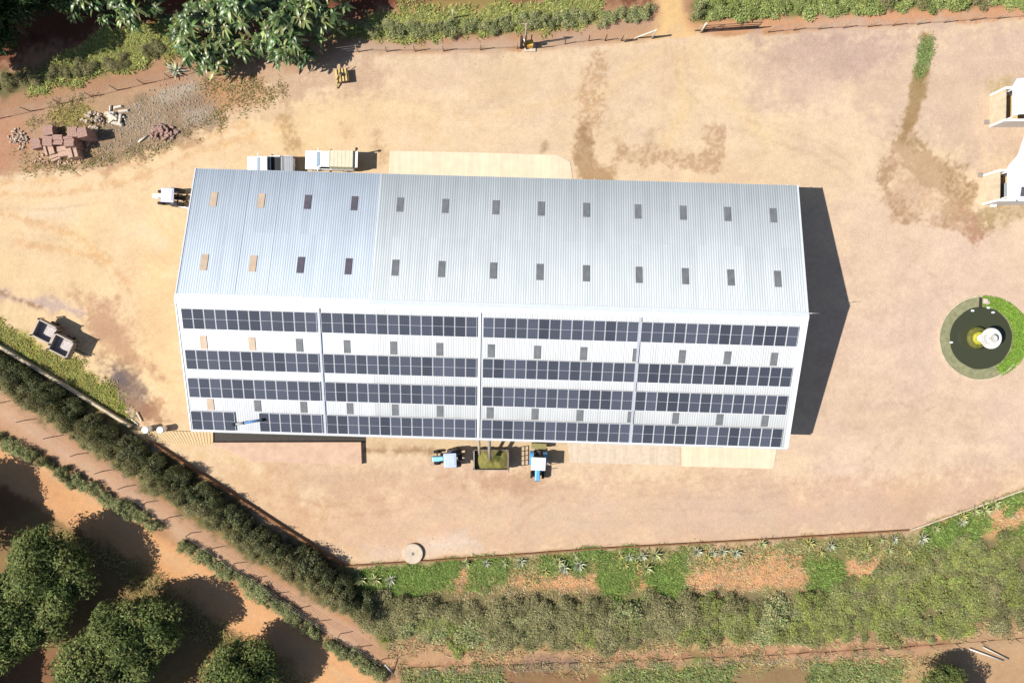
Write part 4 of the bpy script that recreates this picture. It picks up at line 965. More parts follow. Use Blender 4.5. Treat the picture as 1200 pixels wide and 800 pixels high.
# ------------------------------------------------------------------ gates and fences
gt = thing('farm_gate', 'open tubular steel farm gate right of the sandy track', 'gate', W(823, 38)); e = W(887, 34) - W(823, 38)
bm = NB()
for z in (0.25, 0.65, 1.05, 1.5): tube(bm, (0, 0, z), (e.x, e.y, z), 0.035)
for f in (0, 0.33, 0.66, 1.0): tube(bm, (e.x * f, e.y * f, 0.25), (e.x * f, e.y * f, 1.5), 0.035)
tube(bm, (0, 0, 0.25), (e.x * 0.33, e.y * 0.33, 1.5), 0.03); obj('leaf_frame', bm, 'rust', gt)
bm = NB(); bx(bm, e.length, 0.02, 0.5, (e.x / 2, e.y / 2, 0.27), rz=math.atan2(e.y, e.x)); obj('kick_panel', bm, 'dark', gt)
bm = NB(); tube(bm, (-0.15, 0, 0), (-0.15, 0, 2.0), 0.10); obj('gate_post', bm, 'pale_wood', gt)
bm = NB(); tube(bm, (-0.15, 0, 1.8), (-0.75, 0.15, 0), 0.06); obj('brace', bm, 'timber', gt)
gt = thing('fence_strainer', 'pale braced gate post left of the sandy track', 'gate post', W(764, 45)); f = W(744, 45) - W(764, 45); f2 = W(732, 49) - W(764, 45)
bm = NB(); tube(bm, (0, 0, 0), (0, 0, 2.0), 0.09); obj('post', bm, 'pale_wood', gt)
bm = NB(); tube(bm, (0, 0, 1.8), (f.x, f.y, 0.05), 0.07); obj('brace', bm, 'pale_wood', gt)
bm = NB(); tube(bm, (f2.x, f2.y, 0), (f2.x, f2.y, 1.3), 0.07); obj('post', bm, 'timber', gt)
def fence(label, pts, step, h, m, r=0.045, lean=(0, 0), wires=3, wm='rustgrey'):
    P = [W(*p) for p in pts]; o = thing('wire_fence', label, 'fence', P[0]); k = 0
    bw = NB(); tops = []
    for a, b in zip(P, P[1:]):
        n = max(1, int(round((b - a).length / step)))
        for i in range(n + (1 if b is P[-1] else 0)):
            q = a.lerp(b, i / n) - P[0]; k += 1
            hh = h * (1 + 0.08 * math.sin(k * 2.3)); lx, ly = lean[0] + 0.06 * math.sin(k * 1.7), lean[1] + 0.06 * math.cos(k * 2.9)
            bm = NB(); tube(bm, (q.x, q.y, 0), (q.x + lx, q.y + ly, hh), r, r * 0.85, n=7); obj('fence_post', bm, m, o); tops.append((q, lx, ly, hh))
    for (q, lx, ly, hh), (q2, lx2, ly2, h2) in zip(tops, tops[1:]):
        for w_ in range(wires):
            f = 0.95 - w_ * 0.3
            tube(bw, (q.x + lx * f, q.y + ly * f, hh * f), (q2.x + lx2 * f, q2.y + ly2 * f, h2 * f), 0.009, n=3)
    obj('wire', bw, wm, o)
fence('wire fence with thin posts along the top right of the yard', [(900, 38), (930, 36), (1075, 29), (1200, 20), (1260, 15)], 2.6, 1.5, 'timber', 0.05)
fence('wire fence with rough posts below the top left shrubs', [(-40, 147), (0, 139), (107, 113), (230, 84)], 3.0, 1.4, 'timber', 0.05)
fence('wire fence between the big leaved trees and the orange pump', [(300, 74), (420, 61), (520, 60), (606, 57)], 3.2, 1.5, 'timber', 0.055)
fence('wire fence between the orange pump and the pale gate post', [(634, 56), (690, 48), (728, 48)], 2.0, 1.3, 'darkwood', 0.05)
fence('wire fence in the strip between the two diagonal hedges', [(-30, 452), (0, 472), (120, 552), (250, 642), (350, 712), (448, 772)], 2.7, 1.3, 'timber', 0.045)
fence('wire fence beside the track along the bottom edge', [(470, 783), (700, 776), (900, 768), (1000, 762), (1150, 752), (1230, 744)], 2.8, 1.3, 'timber', 0.045)
t = thing('stake', 'pale slanting stake at the lower corner of the road hedge', 'stake', W(461, 789)); bm = NB(); tube(bm, (0, 0, 0), (-0.6, 1.5, 1.2), 0.05); obj('rod', bm, 'offwhite', t)
t = thing('stake', 'pale post standing in the grass above the top shrub row', 'stake', W(532, 22)); bm = NB(); tube(bm, (0, 0, 0), (0, 0, 1.8), 0.07); obj('rod', bm, 'pale_wood', t)
for k, (a, b) in enumerate((((1136, 760), (1176, 774)), ((1152, 758), (1182, 772)))):
    p = W(*a, 0.25); q = W(*b, 0.15); bm = NB(); tube(bm, (0, 0, 0), q - p, 0.06); tag(obj('pipe', bm, 'offwhite' if k == 0 else 'pale_wood', loc=p), ['long white pipe lying beside the tree at the bottom right corner', 'pale wooden pole lying just above the white pipe, bottom right'][k], 'pipe')

# ------------------------------------------------------------------ bricks, rubble and scrap, top left
def brickstack(px, py, nx, nz, rz, label, m='brick', ragged=0.0, seed=0):
    r = random.Random(seed); h = nz * 0.12; p = W(px, py, h)
    rz += r.uniform(-0.12, 0.12)
    t = thing('brick_stack', label, 'brick stack', (p.x, p.y, 0), rz, 'brick stacks on the rubbish corner'); bm = NB()
    s = 0.94 / nx
    for z in range(nz):
        for i in range(nx):
            if z == nz - 1 and r.random() < ragged: continue
            j = r.uniform(-0.02, 0.02); tl = 0.0
            if z % 2: bx(bm, 0.92 + j, s * 0.95, 0.115, (j, -0.47 + (i + 0.5) * s, z * 0.12))
            else: bx(bm, s * 0.95, 0.92 + j, 0.115, (-0.47 + (i + 0.5) * s, j, z * 0.12))
    obj('bricks', bm, m, t); return t
BS = [(55.6, 152.4, 8, .05, 'square brick stack at the upper left of the stacks'), (84.4, 154.4, 15, .1, 'tall brick stack beside the narrow one, casting the long shadow'),
      (95.5, 155, 15, .1, 'narrow upper right brick stack with long dark shadow'), (55, 165, 8, .0, 'brick stack in the second row, second from its left end'), (67, 163.6, 8, .08, 'brick stack in the middle of the second row'),
      (80, 165.5, 14, .06, 'tall brick stack at the right end of the second row'), (41.6, 168, 6, .15, 'low brick stack at the far left of the group'), (57, 175.5, 5, .3, 'low crumbling brick stack below the second row, left'),
      (72.4, 177, 6, .2, 'crumbling brick stack at the bottom middle'), (84, 178.5, 9, .25, 'brick stack at the lower right with a dark shadow'), (62.5, 182, 4, .35, 'lowest ragged brick stack at the bottom edge of the group')]
for i, (px, py, nz, rz, lb) in enumerate(BS): brickstack(px, py, 4, nz, rz, lb, 'brick' if i not in (7, 8, 10, 9) else 'brick_worn', 0.1 if i < 7 else 0.45, i)
def pile(name, px, py, rx, ry, h, n, size, m, label, cat, seed, elong=1.6):
    r = random.Random(seed); t = thing(name, label, cat, W(px, py)); bm = NB()
    for i in range(n):
        a = r.uniform(0, 6.28); q = math.sqrt(r.random()); x, y = rx * q * math.cos(a), ry * q * math.sin(a)
        z = max(0, h * (1 - q * q) * r.uniform(0.5, 1.0)); s = size * r.uniform(0.5, 1.3)
        bx(bm, s * elong, s, s * 0.7, (x, y, z), bev=s * 0.12, rot=(Matrix.Rotation(r.uniform(0, 6.3), 3, 'Z') @ Matrix.Rotation(r.uniform(-.5, .5), 3, 'X')), taper=(r.uniform(.6, 1), r.uniform(.6, 1), 0))
    obj('pieces', bm, m, t); return t
pile('stone_pile', 110, 142, 1.1, 0.9, 0.5, 46, 0.22, 'soilstone2', 'small pile of pale broken stones above the brick stacks', 'stone pile', 1)
pile('timber_pile', 137, 136, 0.8, 0.9, 0.4, 14, 0.24, 'pale_wood', 'heap of pale boards and bags right of the stone pile', 'timber pile', 2, 4.0)
pile('brick_pile', 192, 155, 1.3, 0.75, 0.45, 60, 0.24, 'brick', 'loose pile of dark broken bricks on the grey rubble', 'brick pile', 3)
pile('rubble_pile', 22, 163, 1.0, 1.0, 0.25, 60, 0.15, 'soilstone2', 'scattered pale and red rubble left of the brick stacks', 'rubble pile', 4)
p = W(163, 167); q = W(174, 159) - p; bm = NB(); tube(bm, (0, 0, 0.12), (q.x, q.y, 0.16), 0.1, 0.07); tag(obj('log', bm, 'pale_wood', loc=p), 'pale log lying between the brick stacks and the broken bricks', 'log')
pile('brick_pile', 70, 186, 2.6, 0.7, 0.08, 46, 0.16, 'brick_worn', 'loose broken bricks strewn along the foot of the brick stacks', 'brick pile', 8)
pile('brick_pile', 104, 166, 0.9, 0.9, 0.12, 26, 0.16, 'brick_worn', 'few loose bricks lying in the shadow right of the brick stacks', 'brick pile', 9)
def scatter_stones(name, polys, n, s0, s1, m, label):
    V, F = [], []; k = 0
    pts = sample(polys, n)
    for x, y in pts:
        s = s0 + (s1 - s0) * rng.random() ** 2; a = rng.random() * 6.28; c_, s_ = math.cos(a), math.sin(a)
        base = [(-1, -.7, 0), (1, -.8, 0), (.9, .7, 0), (-.8, .9, 0), (-.5, -.3, .8), (.6, -.4, .7), (.5, .4, .9), (-.5, .5, .7)]
        for bx_, by_, bz_ in base: V.append((x + s * (bx_ * c_ - by_ * s_), y + s * (bx_ * s_ + by_ * c_), 0.005 + s * bz_))
        for f in ((4, 5, 6, 7), (0, 1, 5, 4), (1, 2, 6, 5), (2, 3, 7, 6), (3, 0, 4, 7)): F.append([k + i for i in f])
        k += 8
    o = pymesh(name, V, F, m); return tag(o, label, 'rubble', kind='stuff')
def sample(polys, n, soft=0.6, excl=None):
    out = []; ar = []
    for P in polys:
        x, y = P[:, 0], P[:, 1]; ar.append(abs(np.dot(x, np.roll(y, 1)) - np.dot(y, np.roll(x, 1))) / 2)
    for P, a in zip(polys, ar):
        k = int(n * a / sum(ar)); lo, hi = P.min(0) - soft, P.max(0) + soft; got = np.zeros((0, 2))
        while len(got) < k:
            q = lo + (hi - lo) * rng.random((k * 3 + 8, 2)); got = np.concatenate([got, q[sdf(q[:, 0], q[:, 1], P) + (fbm(q[:, 0], q[:, 1], 0.8) - 0.5) * soft * 4 + rng.normal(0, soft * 0.35, len(q)) < 0]])
        if excl is not None: got = got[:k]; got = got[~inside(got[:, 0], got[:, 1], excl)]
        out.append(got[:k])
    return np.concatenate(out)
scatter_stones('gravel', [plan([(115, 155), (150, 125), (185, 103), (228, 95), (256, 118), (252, 142), (190, 170), (140, 180), (110, 185)])], 1100, 0.02, 0.11, 'soilstone', 'grey stony rubble spread over the rubbish corner')
scatter_stones('gravel', [plan([(186, 106), (226, 95), (236, 108), (190, 122)]), plan([(214, 128), (250, 124), (250, 146), (218, 150)]), plan([(140, 130), (190, 110), (200, 150), (150, 172)])], 2600, 0.015, 0.05, 'pale_stone', 'pale fine gravel in the middle of the rubbish corner')
scatter_stones('gravel', [plan([(300, 95), (420, 66), (640, 62), (640, 70), (420, 90), (260, 140), (0, 190), (0, 150)]), plan([(430, 630), (560, 625), (560, 650), (430, 656)]), plan([(1150, 240), (1190, 236), (1195, 250), (1130, 270)]), plan([(110, 420), (180, 450), (190, 495), (140, 480)])], 700, 0.015, 0.05, 'soilstone', 'pale pebbles loose on the dusty ground')

# ------------------------------------------------------------------ foliage
def leafquads(C, Nn, sz, asp, cols):
    n = len(C)
    Nn = Nn / (np.linalg.norm(Nn, axis=1, keepdims=True) + 1e-9)
    t = rng.normal(size=(n, 3)); t -= (t * Nn).sum(1, keepdims=True) * Nn; t /= np.linalg.norm(t, axis=1, keepdims=True) + 1e-9
    b = np.cross(Nn, t); sz = sz[:, None]
    V = np.stack([C - t * sz, C + b * sz * asp - Nn * sz * 0.12, C + t * sz, C - b * sz * asp - Nn * sz * 0.12], 1).reshape(-1, 3)
    F = np.arange(4 * n).reshape(n, 4)
    return V, F, np.repeat(cols, 4, axis=0)
def colvar(base, n, v=0.25, hue=0.08):
    k = np.exp(rng.normal(0, v, (n, 1))); return np.clip(np.array(base)[None] * k * (1 + rng.normal(0, hue, (n, 3))), 0.005, 0.6)
def ballpts(n, inner=0.5):
    d = rng.normal(size=(n, 3)); d /= np.linalg.norm(d, axis=1, keepdims=True)
    return d, (inner + (1 - inner) * rng.random(n) ** 0.5)
def shrub_mesh(name, r, h, n, ls, base, base2, clumps=12):
    V, F, Cc = [], [], []; off = 0
    for k in range(clumps):
        a = rng.random() * 6.28; q = math.sqrt(rng.random()) * r * 0.8
        cr = r * rng.uniform(0.26, 0.5); hz = h * rng.uniform(0.25, 0.6) * (1 - 0.35 * (q / r) ** 2)
        c = np.array([q * math.cos(a), q * math.sin(a), hz * 0.8]); m = n // clumps
        d, rad = ballpts(m, 0.3); st = np.exp(rng.normal(0, 0.22, 3)); P = c + d * (rad * cr)[:, None] * st * np.array([1, 1, h / r * 0.62]) + rng.normal(0, 0.05 * r, (m, 3))
        P[:, 2] = np.abs(P[:, 2]) + 0.02
        N_ = d * 0.6 + rng.normal(0, 0.5, (m, 3)) + np.array([0, 0, 0.8])
        bc = np.array(base) if rng.random() < 0.65 else np.array(base2)
        v, f, cl = leafquads(P, N_, ls * (0.6 + 0.8 * rng.random(m)), 0.42, colvar(bc * (0.78 + 0.44 * rng.random()), m, 0.24))
        V.append(v); F.append(f + off); Cc.append(cl); off += len(v)
    return np.concatenate(V), np.concatenate(F), np.concatenate(Cc)
GREY = (0.250, 0.228, 0.112); GREY2 = (0.180, 0.172, 0.078); GRN2 = (0.235, 0.26, 0.075); TOPG = (0.25, 0.29, 0.10)
def variants(name, k, *a):
    out = []
    for i in range(k):
        V, F, Cc = shrub_mesh(name, *a); o = pymesh(name, V, F, 'leaf', cols=Cc); out.append(o.data); bpy.data.objects.remove(o)
    return out
VG = variants('shrub', 6, 1.0, 1.2, 4000, 0.05, GREY, GREY2)
VM = variants('shrub', 5, 1.0, 1.2, 4000, 0.05, (0.215, 0.22, 0.09), GRN2)
VD = variants('shrub', 4, 1.0, 1.2, 2400, 0.07, (0.14, 0.155, 0.07), (0.17, 0.18, 0.095))  # darker leaf colour carries the shade of the hedge's yard side
VB = variants('shrub', 4, 1.0, 1.3, 2200, 0.07, (0.235, 0.255, 0.11), (0.28, 0.275, 0.13))
VT = variants('shrub', 4, 1.0, 1.1, 2400, 0.07, TOPG, (0.22, 0.26, 0.08))
def plant(meshes, px, py, s, sz, label, group, cat='shrub', name='shrub', z=0.0):
    o = bpy.data.objects.new(name, random.choice(meshes)); col.objects.link(o)
    p = W(px, py, z); o.location = (p.x, p.y, 0); o.rotation_euler.z = random.random() * 6.28
    o.scale = (s * random.uniform(0.85, 1.2), s * random.uniform(0.85, 1.2), sz * random.uniform(0.8, 1.2))
    return tag(o, label, cat, group)
def lerp_path(pts, f):
    ls = [math.dist(a, b) for a, b in zip(pts, pts[1:])]; d = f * sum(ls)
    for (a, b), l in zip(zip(pts, pts[1:]), ls):
        if d <= l: return (a[0] + (b[0] - a[0]) * d / l, a[1] + (b[1] - a[1]) * d / l, (b[0] - a[0]) / l, (b[1] - a[1]) / l)
        d -= l
    return (*pts[-1], (b[0] - a[0]) / l, (b[1] - a[1]) / l)
J = random.uniform
# main diagonal hedge, two staggered rows
N = 36
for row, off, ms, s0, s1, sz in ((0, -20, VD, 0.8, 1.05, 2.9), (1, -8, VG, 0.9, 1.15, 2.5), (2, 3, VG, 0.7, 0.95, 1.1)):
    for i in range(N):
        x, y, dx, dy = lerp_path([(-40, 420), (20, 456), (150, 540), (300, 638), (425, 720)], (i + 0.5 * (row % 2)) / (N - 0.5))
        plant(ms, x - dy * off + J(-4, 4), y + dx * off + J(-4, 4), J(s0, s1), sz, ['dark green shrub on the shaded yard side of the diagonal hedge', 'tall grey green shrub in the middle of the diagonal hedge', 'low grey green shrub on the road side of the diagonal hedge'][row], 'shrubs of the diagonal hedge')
# road hedge: single bushes
for seg, n in (([(-20, 500), (60, 545), (190, 618)], 22), ([(212, 634), (300, 690), (372, 740)], 19), ([(386, 752), (420, 772), (452, 792)], 8)):
    for i in range(n):
        x, y, dx, dy = lerp_path(seg, (i + 0.5) / n); plant(VB, x + J(-2, 2), y + J(-2, 2), J(0.65, 0.9), J(0.85, 1.3), 'small dull green bush in the row beside the orange dirt road', 'bushes along the dirt road')
# bottom hedge mass
for j, fy in enumerate((0.0, 0.25, 0.5, 0.75, 1.0)):
    n = 27
    for i in range(n):
        f = (i + (j % 2) * 0.5) / (n - 0.5); x = 440 + f * 800
        top = np.interp(x, [440, 560, 800, 980, 1060, 1140, 1240], [704, 713, 710, 703, 668, 644, 644]); bot = np.interp(x, [440, 520, 700, 900, 1060, 1140, 1240], [728, 746, 744, 738, 736, 726, 712])
        y = top + (bot - top) * fy
        if random.random() < 0.06: continue
        plant(VB if random.random() < 0.08 else VM if (x > 820 and random.random() < 0.7) or random.random() < 0.12 else VG, x + J(-7, 7), y + J(-4, 4), J(1.3, 1.7) * (1.15 if x > 1040 else 1), (J(0.5, 0.85) if x > 960 else (J(1.0, 1.35) if j == 0 else J(0.55, 1.1))), 'grey green shrub in the broad hedge along the bottom bank', 'shrubs of the bottom hedge')
# top rows
for seg, n, s in (([(-30, 107), (30, 93), (90, 82), (155, 70)], 11, 0.85), ([(172, 62), (192, 58)], 2, 0.8), ([(420, 36), (520, 36), (610, 28), (690, 22)], 19, 0.85), ([(700, 24), (765, 14)], 5, 0.9)):
    for i in range(n):
        x, y, dx, dy = lerp_path(seg, (i + 0.5) / n); plant(VG if x < 200 else VB, x + J(-3, 3), y + J(-2, 2), s * J(0.85, 1.1), J(0.8, 1.1), 'low grey green shrub in the row above the top fence, left of the track', 'shrubs of the upper left row')
for j in range(3):
    for i in range(22):
        x = 834 + i * 18.5 + (j % 2) * 9; y = np.interp(x, [820, 930, 1240], [12, 8, -4]) - j * 13 + J(-3, 3)
        plant(VT if random.random() < .75 else VG, x + J(-4, 4), y, J(1.05, 1.35), J(0.8, 1.0), 'green shrub in the clipped hedge at the top right', 'shrubs of the top right hedge')
plant(VB, 818, 14, 1.0, 1.6, 'dark shrub at the left end of the top right hedge beside the track', 'shrubs of the top right hedge')

# trees -----------------------------------------------------------
def tree_meshes(r, h, n, ls, base, base2, clumps=26, asp=0.42, mat_='leaf'):
    V, F, Cc = [], [], []; off = 0; zc = h * 0.60; lim = []
    for k in range(clumps):
        d = rng.normal(size=3); d /= np.linalg.norm(d); q = rng.random() ** 0.45
        c = np.array([0, 0, zc]) + d * q * np.array([r * 0.72, r * 0.72, h * 0.27]); cr = r * rng.uniform(0.16, 0.42); lim.append(c)
        m = n // clumps; dd, rad = ballpts(m, 0.3); dd[:, 2] = np.where(dd[:, 2] < -0.4, -dd[:, 2], dd[:, 2])
        P = c + dd * (rad * cr)[:, None] * np.array([1, 1, 0.85])
        N_ = dd * 0.7 + rng.normal(0, 0.55, (m, 3)) + np.array([0, 0, 0.5])
        b_ = np.array(base) * (1 - (t := rng.random())) + np.array(base2) * t
        v, f, cl = leafquads(P, N_, ls * (0.6 + 0.8 * rng.random(m)), asp, colvar(b_, m, 0.28))
        V.append(v); F.append(f + off); Cc.append(cl); off += len(v)
    bm = NB(); tube(bm, (0, 0, 0), (0.05, 0.03, h * 0.38), 0.2, 0.15, n=10)
    for c in lim[:14]: tube(bm, (0.05, 0.03, h * 0.36), c, 0.08, 0.02, n=6)
    return (np.concatenate(V), np.concatenate(F), np.concatenate(Cc)), bm
def make_tree(r, h, n, ls, base, base2, name='orchard_tree', **kw):
    (V, F, Cc), bm = tree_meshes(r, h, n, ls, base, base2, **kw)
    t = thing(name, 'x', 'tree'); pymesh('crown', V, F, kw.get('mat_', 'leaf'), t, cols=Cc); obj('trunk', bm, 'bark', t); return t
AV = [make_tree(4.1, 6.0, 26000, 0.15, (0.075, 0.10, 0.030), (0.165, 0.185, 0.06), clumps=52) for _ in range(3)]
used = set()
def put(protos, px, py, z, s, label, group=None, xy=None):
    i = len(used) % len(protos) if any(id(q) not in used for q in protos) else random.randrange(len(protos)); o = next((q for q in protos if id(q) not in used), protos[i])
    if id(o) in used: o = copy_tree(o)
    else: used.add(id(o))
    p = W(px, py, z * s); o.location = (p.x, p.y, 0); o.rotation_euler.z = random.random() * 6.28; o.scale = ((xy or s) * random.uniform(0.9, 1.14), (xy or s) * random.uniform(0.9, 1.14), s * random.uniform(0.92, 1.08))
    tag(o, label, 'tree', group); return o
G1 = 'orchard trees at the lower left'
for px, py, s, lb in ((-72, 606, 1.12, 'orchard tree cut off by the left edge, casting the uppermost orchard shadow'), (58, 668, 1.12, 'broad orchard tree at the road end of the row by the left edge'),
                  (-8, 730, 1.1, 'orchard tree below the broad one, reaching the left edge'), (-70, 815, 1.1, 'orchard tree outside the lower left corner'),
                  (160, 738, 1.08, 'orchard tree at the road end of the middle row'), (104, 800, 1.12, 'orchard tree in the middle row, cut off by the bottom edge'), (50, 860, 1.1, 'orchard tree in the middle row below the bottom edge'),
                  (30, 712, 1.05, 'orchard tree between the broad one and the left edge'), (134, 766, 1.1, 'orchard tree squeezed between two others in the middle row'), (284, 792, 0.98, 'small orchard tree at the road end of the lowest row'), (236, 850, 1.0, 'orchard tree cut off by the bottom edge in the lowest row'), (1112, 812, 0.78, 'round green tree cut off by the bottom edge at the lower right')):
    put(AV, px, py, 3.6, s, lb, G1 if px < 900 else None)
# dark shaded trees in the top left corner
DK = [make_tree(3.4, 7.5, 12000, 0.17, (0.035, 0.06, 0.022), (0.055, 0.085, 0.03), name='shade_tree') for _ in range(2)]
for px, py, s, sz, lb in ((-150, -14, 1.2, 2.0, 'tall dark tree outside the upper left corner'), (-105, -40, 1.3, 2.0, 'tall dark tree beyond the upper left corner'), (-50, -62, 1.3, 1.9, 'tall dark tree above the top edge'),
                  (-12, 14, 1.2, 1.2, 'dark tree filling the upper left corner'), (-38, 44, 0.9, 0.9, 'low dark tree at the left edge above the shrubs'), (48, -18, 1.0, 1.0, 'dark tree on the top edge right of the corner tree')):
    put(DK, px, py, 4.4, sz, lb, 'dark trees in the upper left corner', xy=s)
# large leaved trees
def bigleaf(r, h, rosettes, per, ln, wd):
    V, F, Cc = [], [], []; off = 0; tips = []
    for k in range(rosettes):
        a = rng.random() * 6.28; q = math.sqrt(rng.random()) * r; z = h * (0.95 - 0.55 * (q / r) ** 1.5) + rng.normal(0, 0.35)
        c = np.array([q * math.cos(a), q * math.sin(a), max(0.8, z)]); tips.append(c)
        b_ = np.array((0.085, 0.13, 0.04)) if rng.random() < 0.7 else np.array((0.20, 0.23, 0.08))
        for j in range(per):
            az = 6.28 * j / per + rng.random(); el = rng.uniform(-0.35, 0.75); L1 = ln * rng.uniform(0.5, 1.25); Wd = wd * rng.uniform(0.7, 1.2)
            d = np.array([math.cos(az), math.sin(az), 0]); s = np.array([-math.sin(az), math.cos(az), 0]); roll = rng.normal(0, 0.35)
            seg = 5; row = []
            for i in range(seg + 1):
                f = i / seg; mid = c + d * L1 * f * math.cos(el) + np.array([0, 0, L1 * (math.sin(el) * f - 0.55 * f * f)])
                hw_ = Wd * (0.12 + 1.0 * math.sin(math.pi * min(1, f * 0.92 + 0.06)) ** 0.8) * (1 if i < seg else 0.15)
                sd = s * math.cos(roll) + np.array([0, 0, 1]) * math.sin(roll)
                row += [mid + sd * hw_ + np.array([0, 0, 0.25 * hw_]), mid, mid - sd * hw_ + np.array([0, 0, 0.25 * hw_])]
            V.append(np.array(row)); kf = []
            for i in range(seg):
                o_ = off + i * 3; kf += [[o_, o_ + 1, o_ + 4, o_ + 3], [o_ + 1, o_ + 2, o_ + 5, o_ + 4]]
            F.append(np.array(kf)); Cc.append(np.tile(colvar(b_, 1, 0.3, 0.08), (len(row), 1))); off += len(row)
    return np.concatenate(V), np.concatenate(F), np.concatenate(Cc), tips
def big_tree(px, py, r, h, label, ros=50, ln=1.0, wd=0.125):
    p = W(px, py, h * 0.75); t = thing('large_leaved_tree', label, 'tree', (p.x, p.y, 0), 0, 'large leaved trees at the top left')
    V, F, Cc, tips = bigleaf(r, h, int(ros * 1.35), 11, ln, wd); pymesh('crown', V, F, 'gloss_leaf', t, cols=Cc, smooth=True)
    bm = NB(); tube(bm, (0, 0, 0), (0, 0, h * 0.5), 0.2, 0.13, n=10)
    for c in tips[:26]: tube(bm, (0, 0, h * 0.45), c, 0.07, 0.025, n=6)
    obj('trunk', bm, 'bark', t); return t
big_tree(232, 34, 3.1, 5.2, 'large leaved glossy tree leaning over the top fence, leftmost in front', 62)
big_tree(285, 12, 3.2, 6.0, 'large leaved glossy tree in the middle of the top clump', 60)
big_tree(335, 30, 2.8, 5.6, 'large leaved glossy tree at the right of the top clump, casting the jagged shadow', 46)
big_tree(365, -14, 3.0, 6.5, 'large leaved tree cut off by the top edge, right of the clump', 40)
big_tree(150, -12, 2.6, 5.5, 'large leaved tree hanging over the top edge above the grass', 40)
big_tree(92, -14, 2.4, 5.2, 'large leaved tree hanging over the top edge near the corner', 34)
def rosette(name, n, ln, wd, base, up=0.5):
    V, F, Cc = [], [], []; off = 0
    for j in range(n):
        az = 2.4 * j; el = R(15 + 60 * (j / n)); L1 = ln * (1.0 - 0.35 * j / n) * rng.uniform(0.85, 1.1)
        d = np.array([math.cos(az), math.sin(az), 0]); s = np.array([-math.sin(az), math.cos(az), 0]); row = []
        for f in (0, 0.35, 0.7, 1.0):
            mid = d * L1 * f * math.cos(el) + np.array([0, 0, 0.08 + L1 * math.sin(el) * f * (1 - 0.15 * f)]); hw_ = wd * (1 - f ** 1.6) + 0.004
            row += [mid + s * hw_ + np.array([0, 0, hw_ * .5]), mid, mid - s * hw_ + np.array([0, 0, hw_ * .5])]
        V.append(np.array(row))
        for i in range(3):
            o_ = off + i * 3; F += [[o_, o_ + 1, o_ + 4, o_ + 3], [o_ + 1, o_ + 2, o_ + 5, o_ + 4]]
        Cc.append(np.tile(colvar(base, 1, 0.15, 0.05), (12, 1))); off += 12
    o = pymesh(name, np.concatenate(V), np.array(F), 'leaf', cols=np.concatenate(Cc)); me = o.data; bpy.data.objects.remove(o); return me
AG = [rosette('aloe', 22, 0.82, 0.085, (0.40, 0.41, 0.20)), rosette('aloe', 20, 0.78, 0.085, (0.42, 0.40, 0.15)), rosette('aloe', 22, 0.8, 0.09, (0.42, 0.44, 0.30))]
AP = [(570, 659), (590, 659), (654, 657), (673, 651), (678, 661), (638, 669), (726, 650), (737, 652), (752, 651), (767, 649), (732, 661), (757, 665), (816, 645), (835, 647), (846, 645), (861, 647), (892, 636),
      (947, 636), (972, 639), (1030, 632), (1047, 631), (1079, 630), (1040, 644), (1062, 645), (1125, 610), (1095, 619), (1163, 590), (1140, 598), (1126, 604), (423, 678), (440, 678), (458, 678), (546, 659), (1152, 597), (1175, 592), (960, 646), (1015, 640), (610, 657), (660, 664), (745, 660), (828, 652)]
for px, py in AP:
    o = bpy.data.objects.new('aloe', random.choice(AG)); col.objects.link(o); o.location = W(px, py); o.rotation_euler.z = random.random() * 6.28
    s = J(0.75, 1.15); o.scale = (s, s, s * 1.25); tag(o, 'pale spiky aloe rosette planted below the long brown wall' if px < 1070 else 'pale spiky aloe rosette beside the pale kerb wall at the lower right', 'aloe', 'aloes along the bottom wall' if px < 1070 else 'aloes along the pale kerb wall')
# a few odd plants
o = bpy.data.objects.new('aloe', AG[2]); col.objects.link(o); o.location = W(206, 84); o.scale = (1.5, 1.5, 1.2); tag(o, 'pale spiky plant by itself on the red verge below the large leaved trees', 'plant')
V, F, Cc = shrub_mesh('bush', 0.8, 0.9, 900, 0.09, (0.16, 0.17, 0.03), (0.12, 0.14, 0.03)); o = pymesh('bush', V, F, 'leaf', cols=Cc); o.location = W(452, 742); tag(o, 'yellow green bush at the lower left end of the bottom hedge', 'bush')

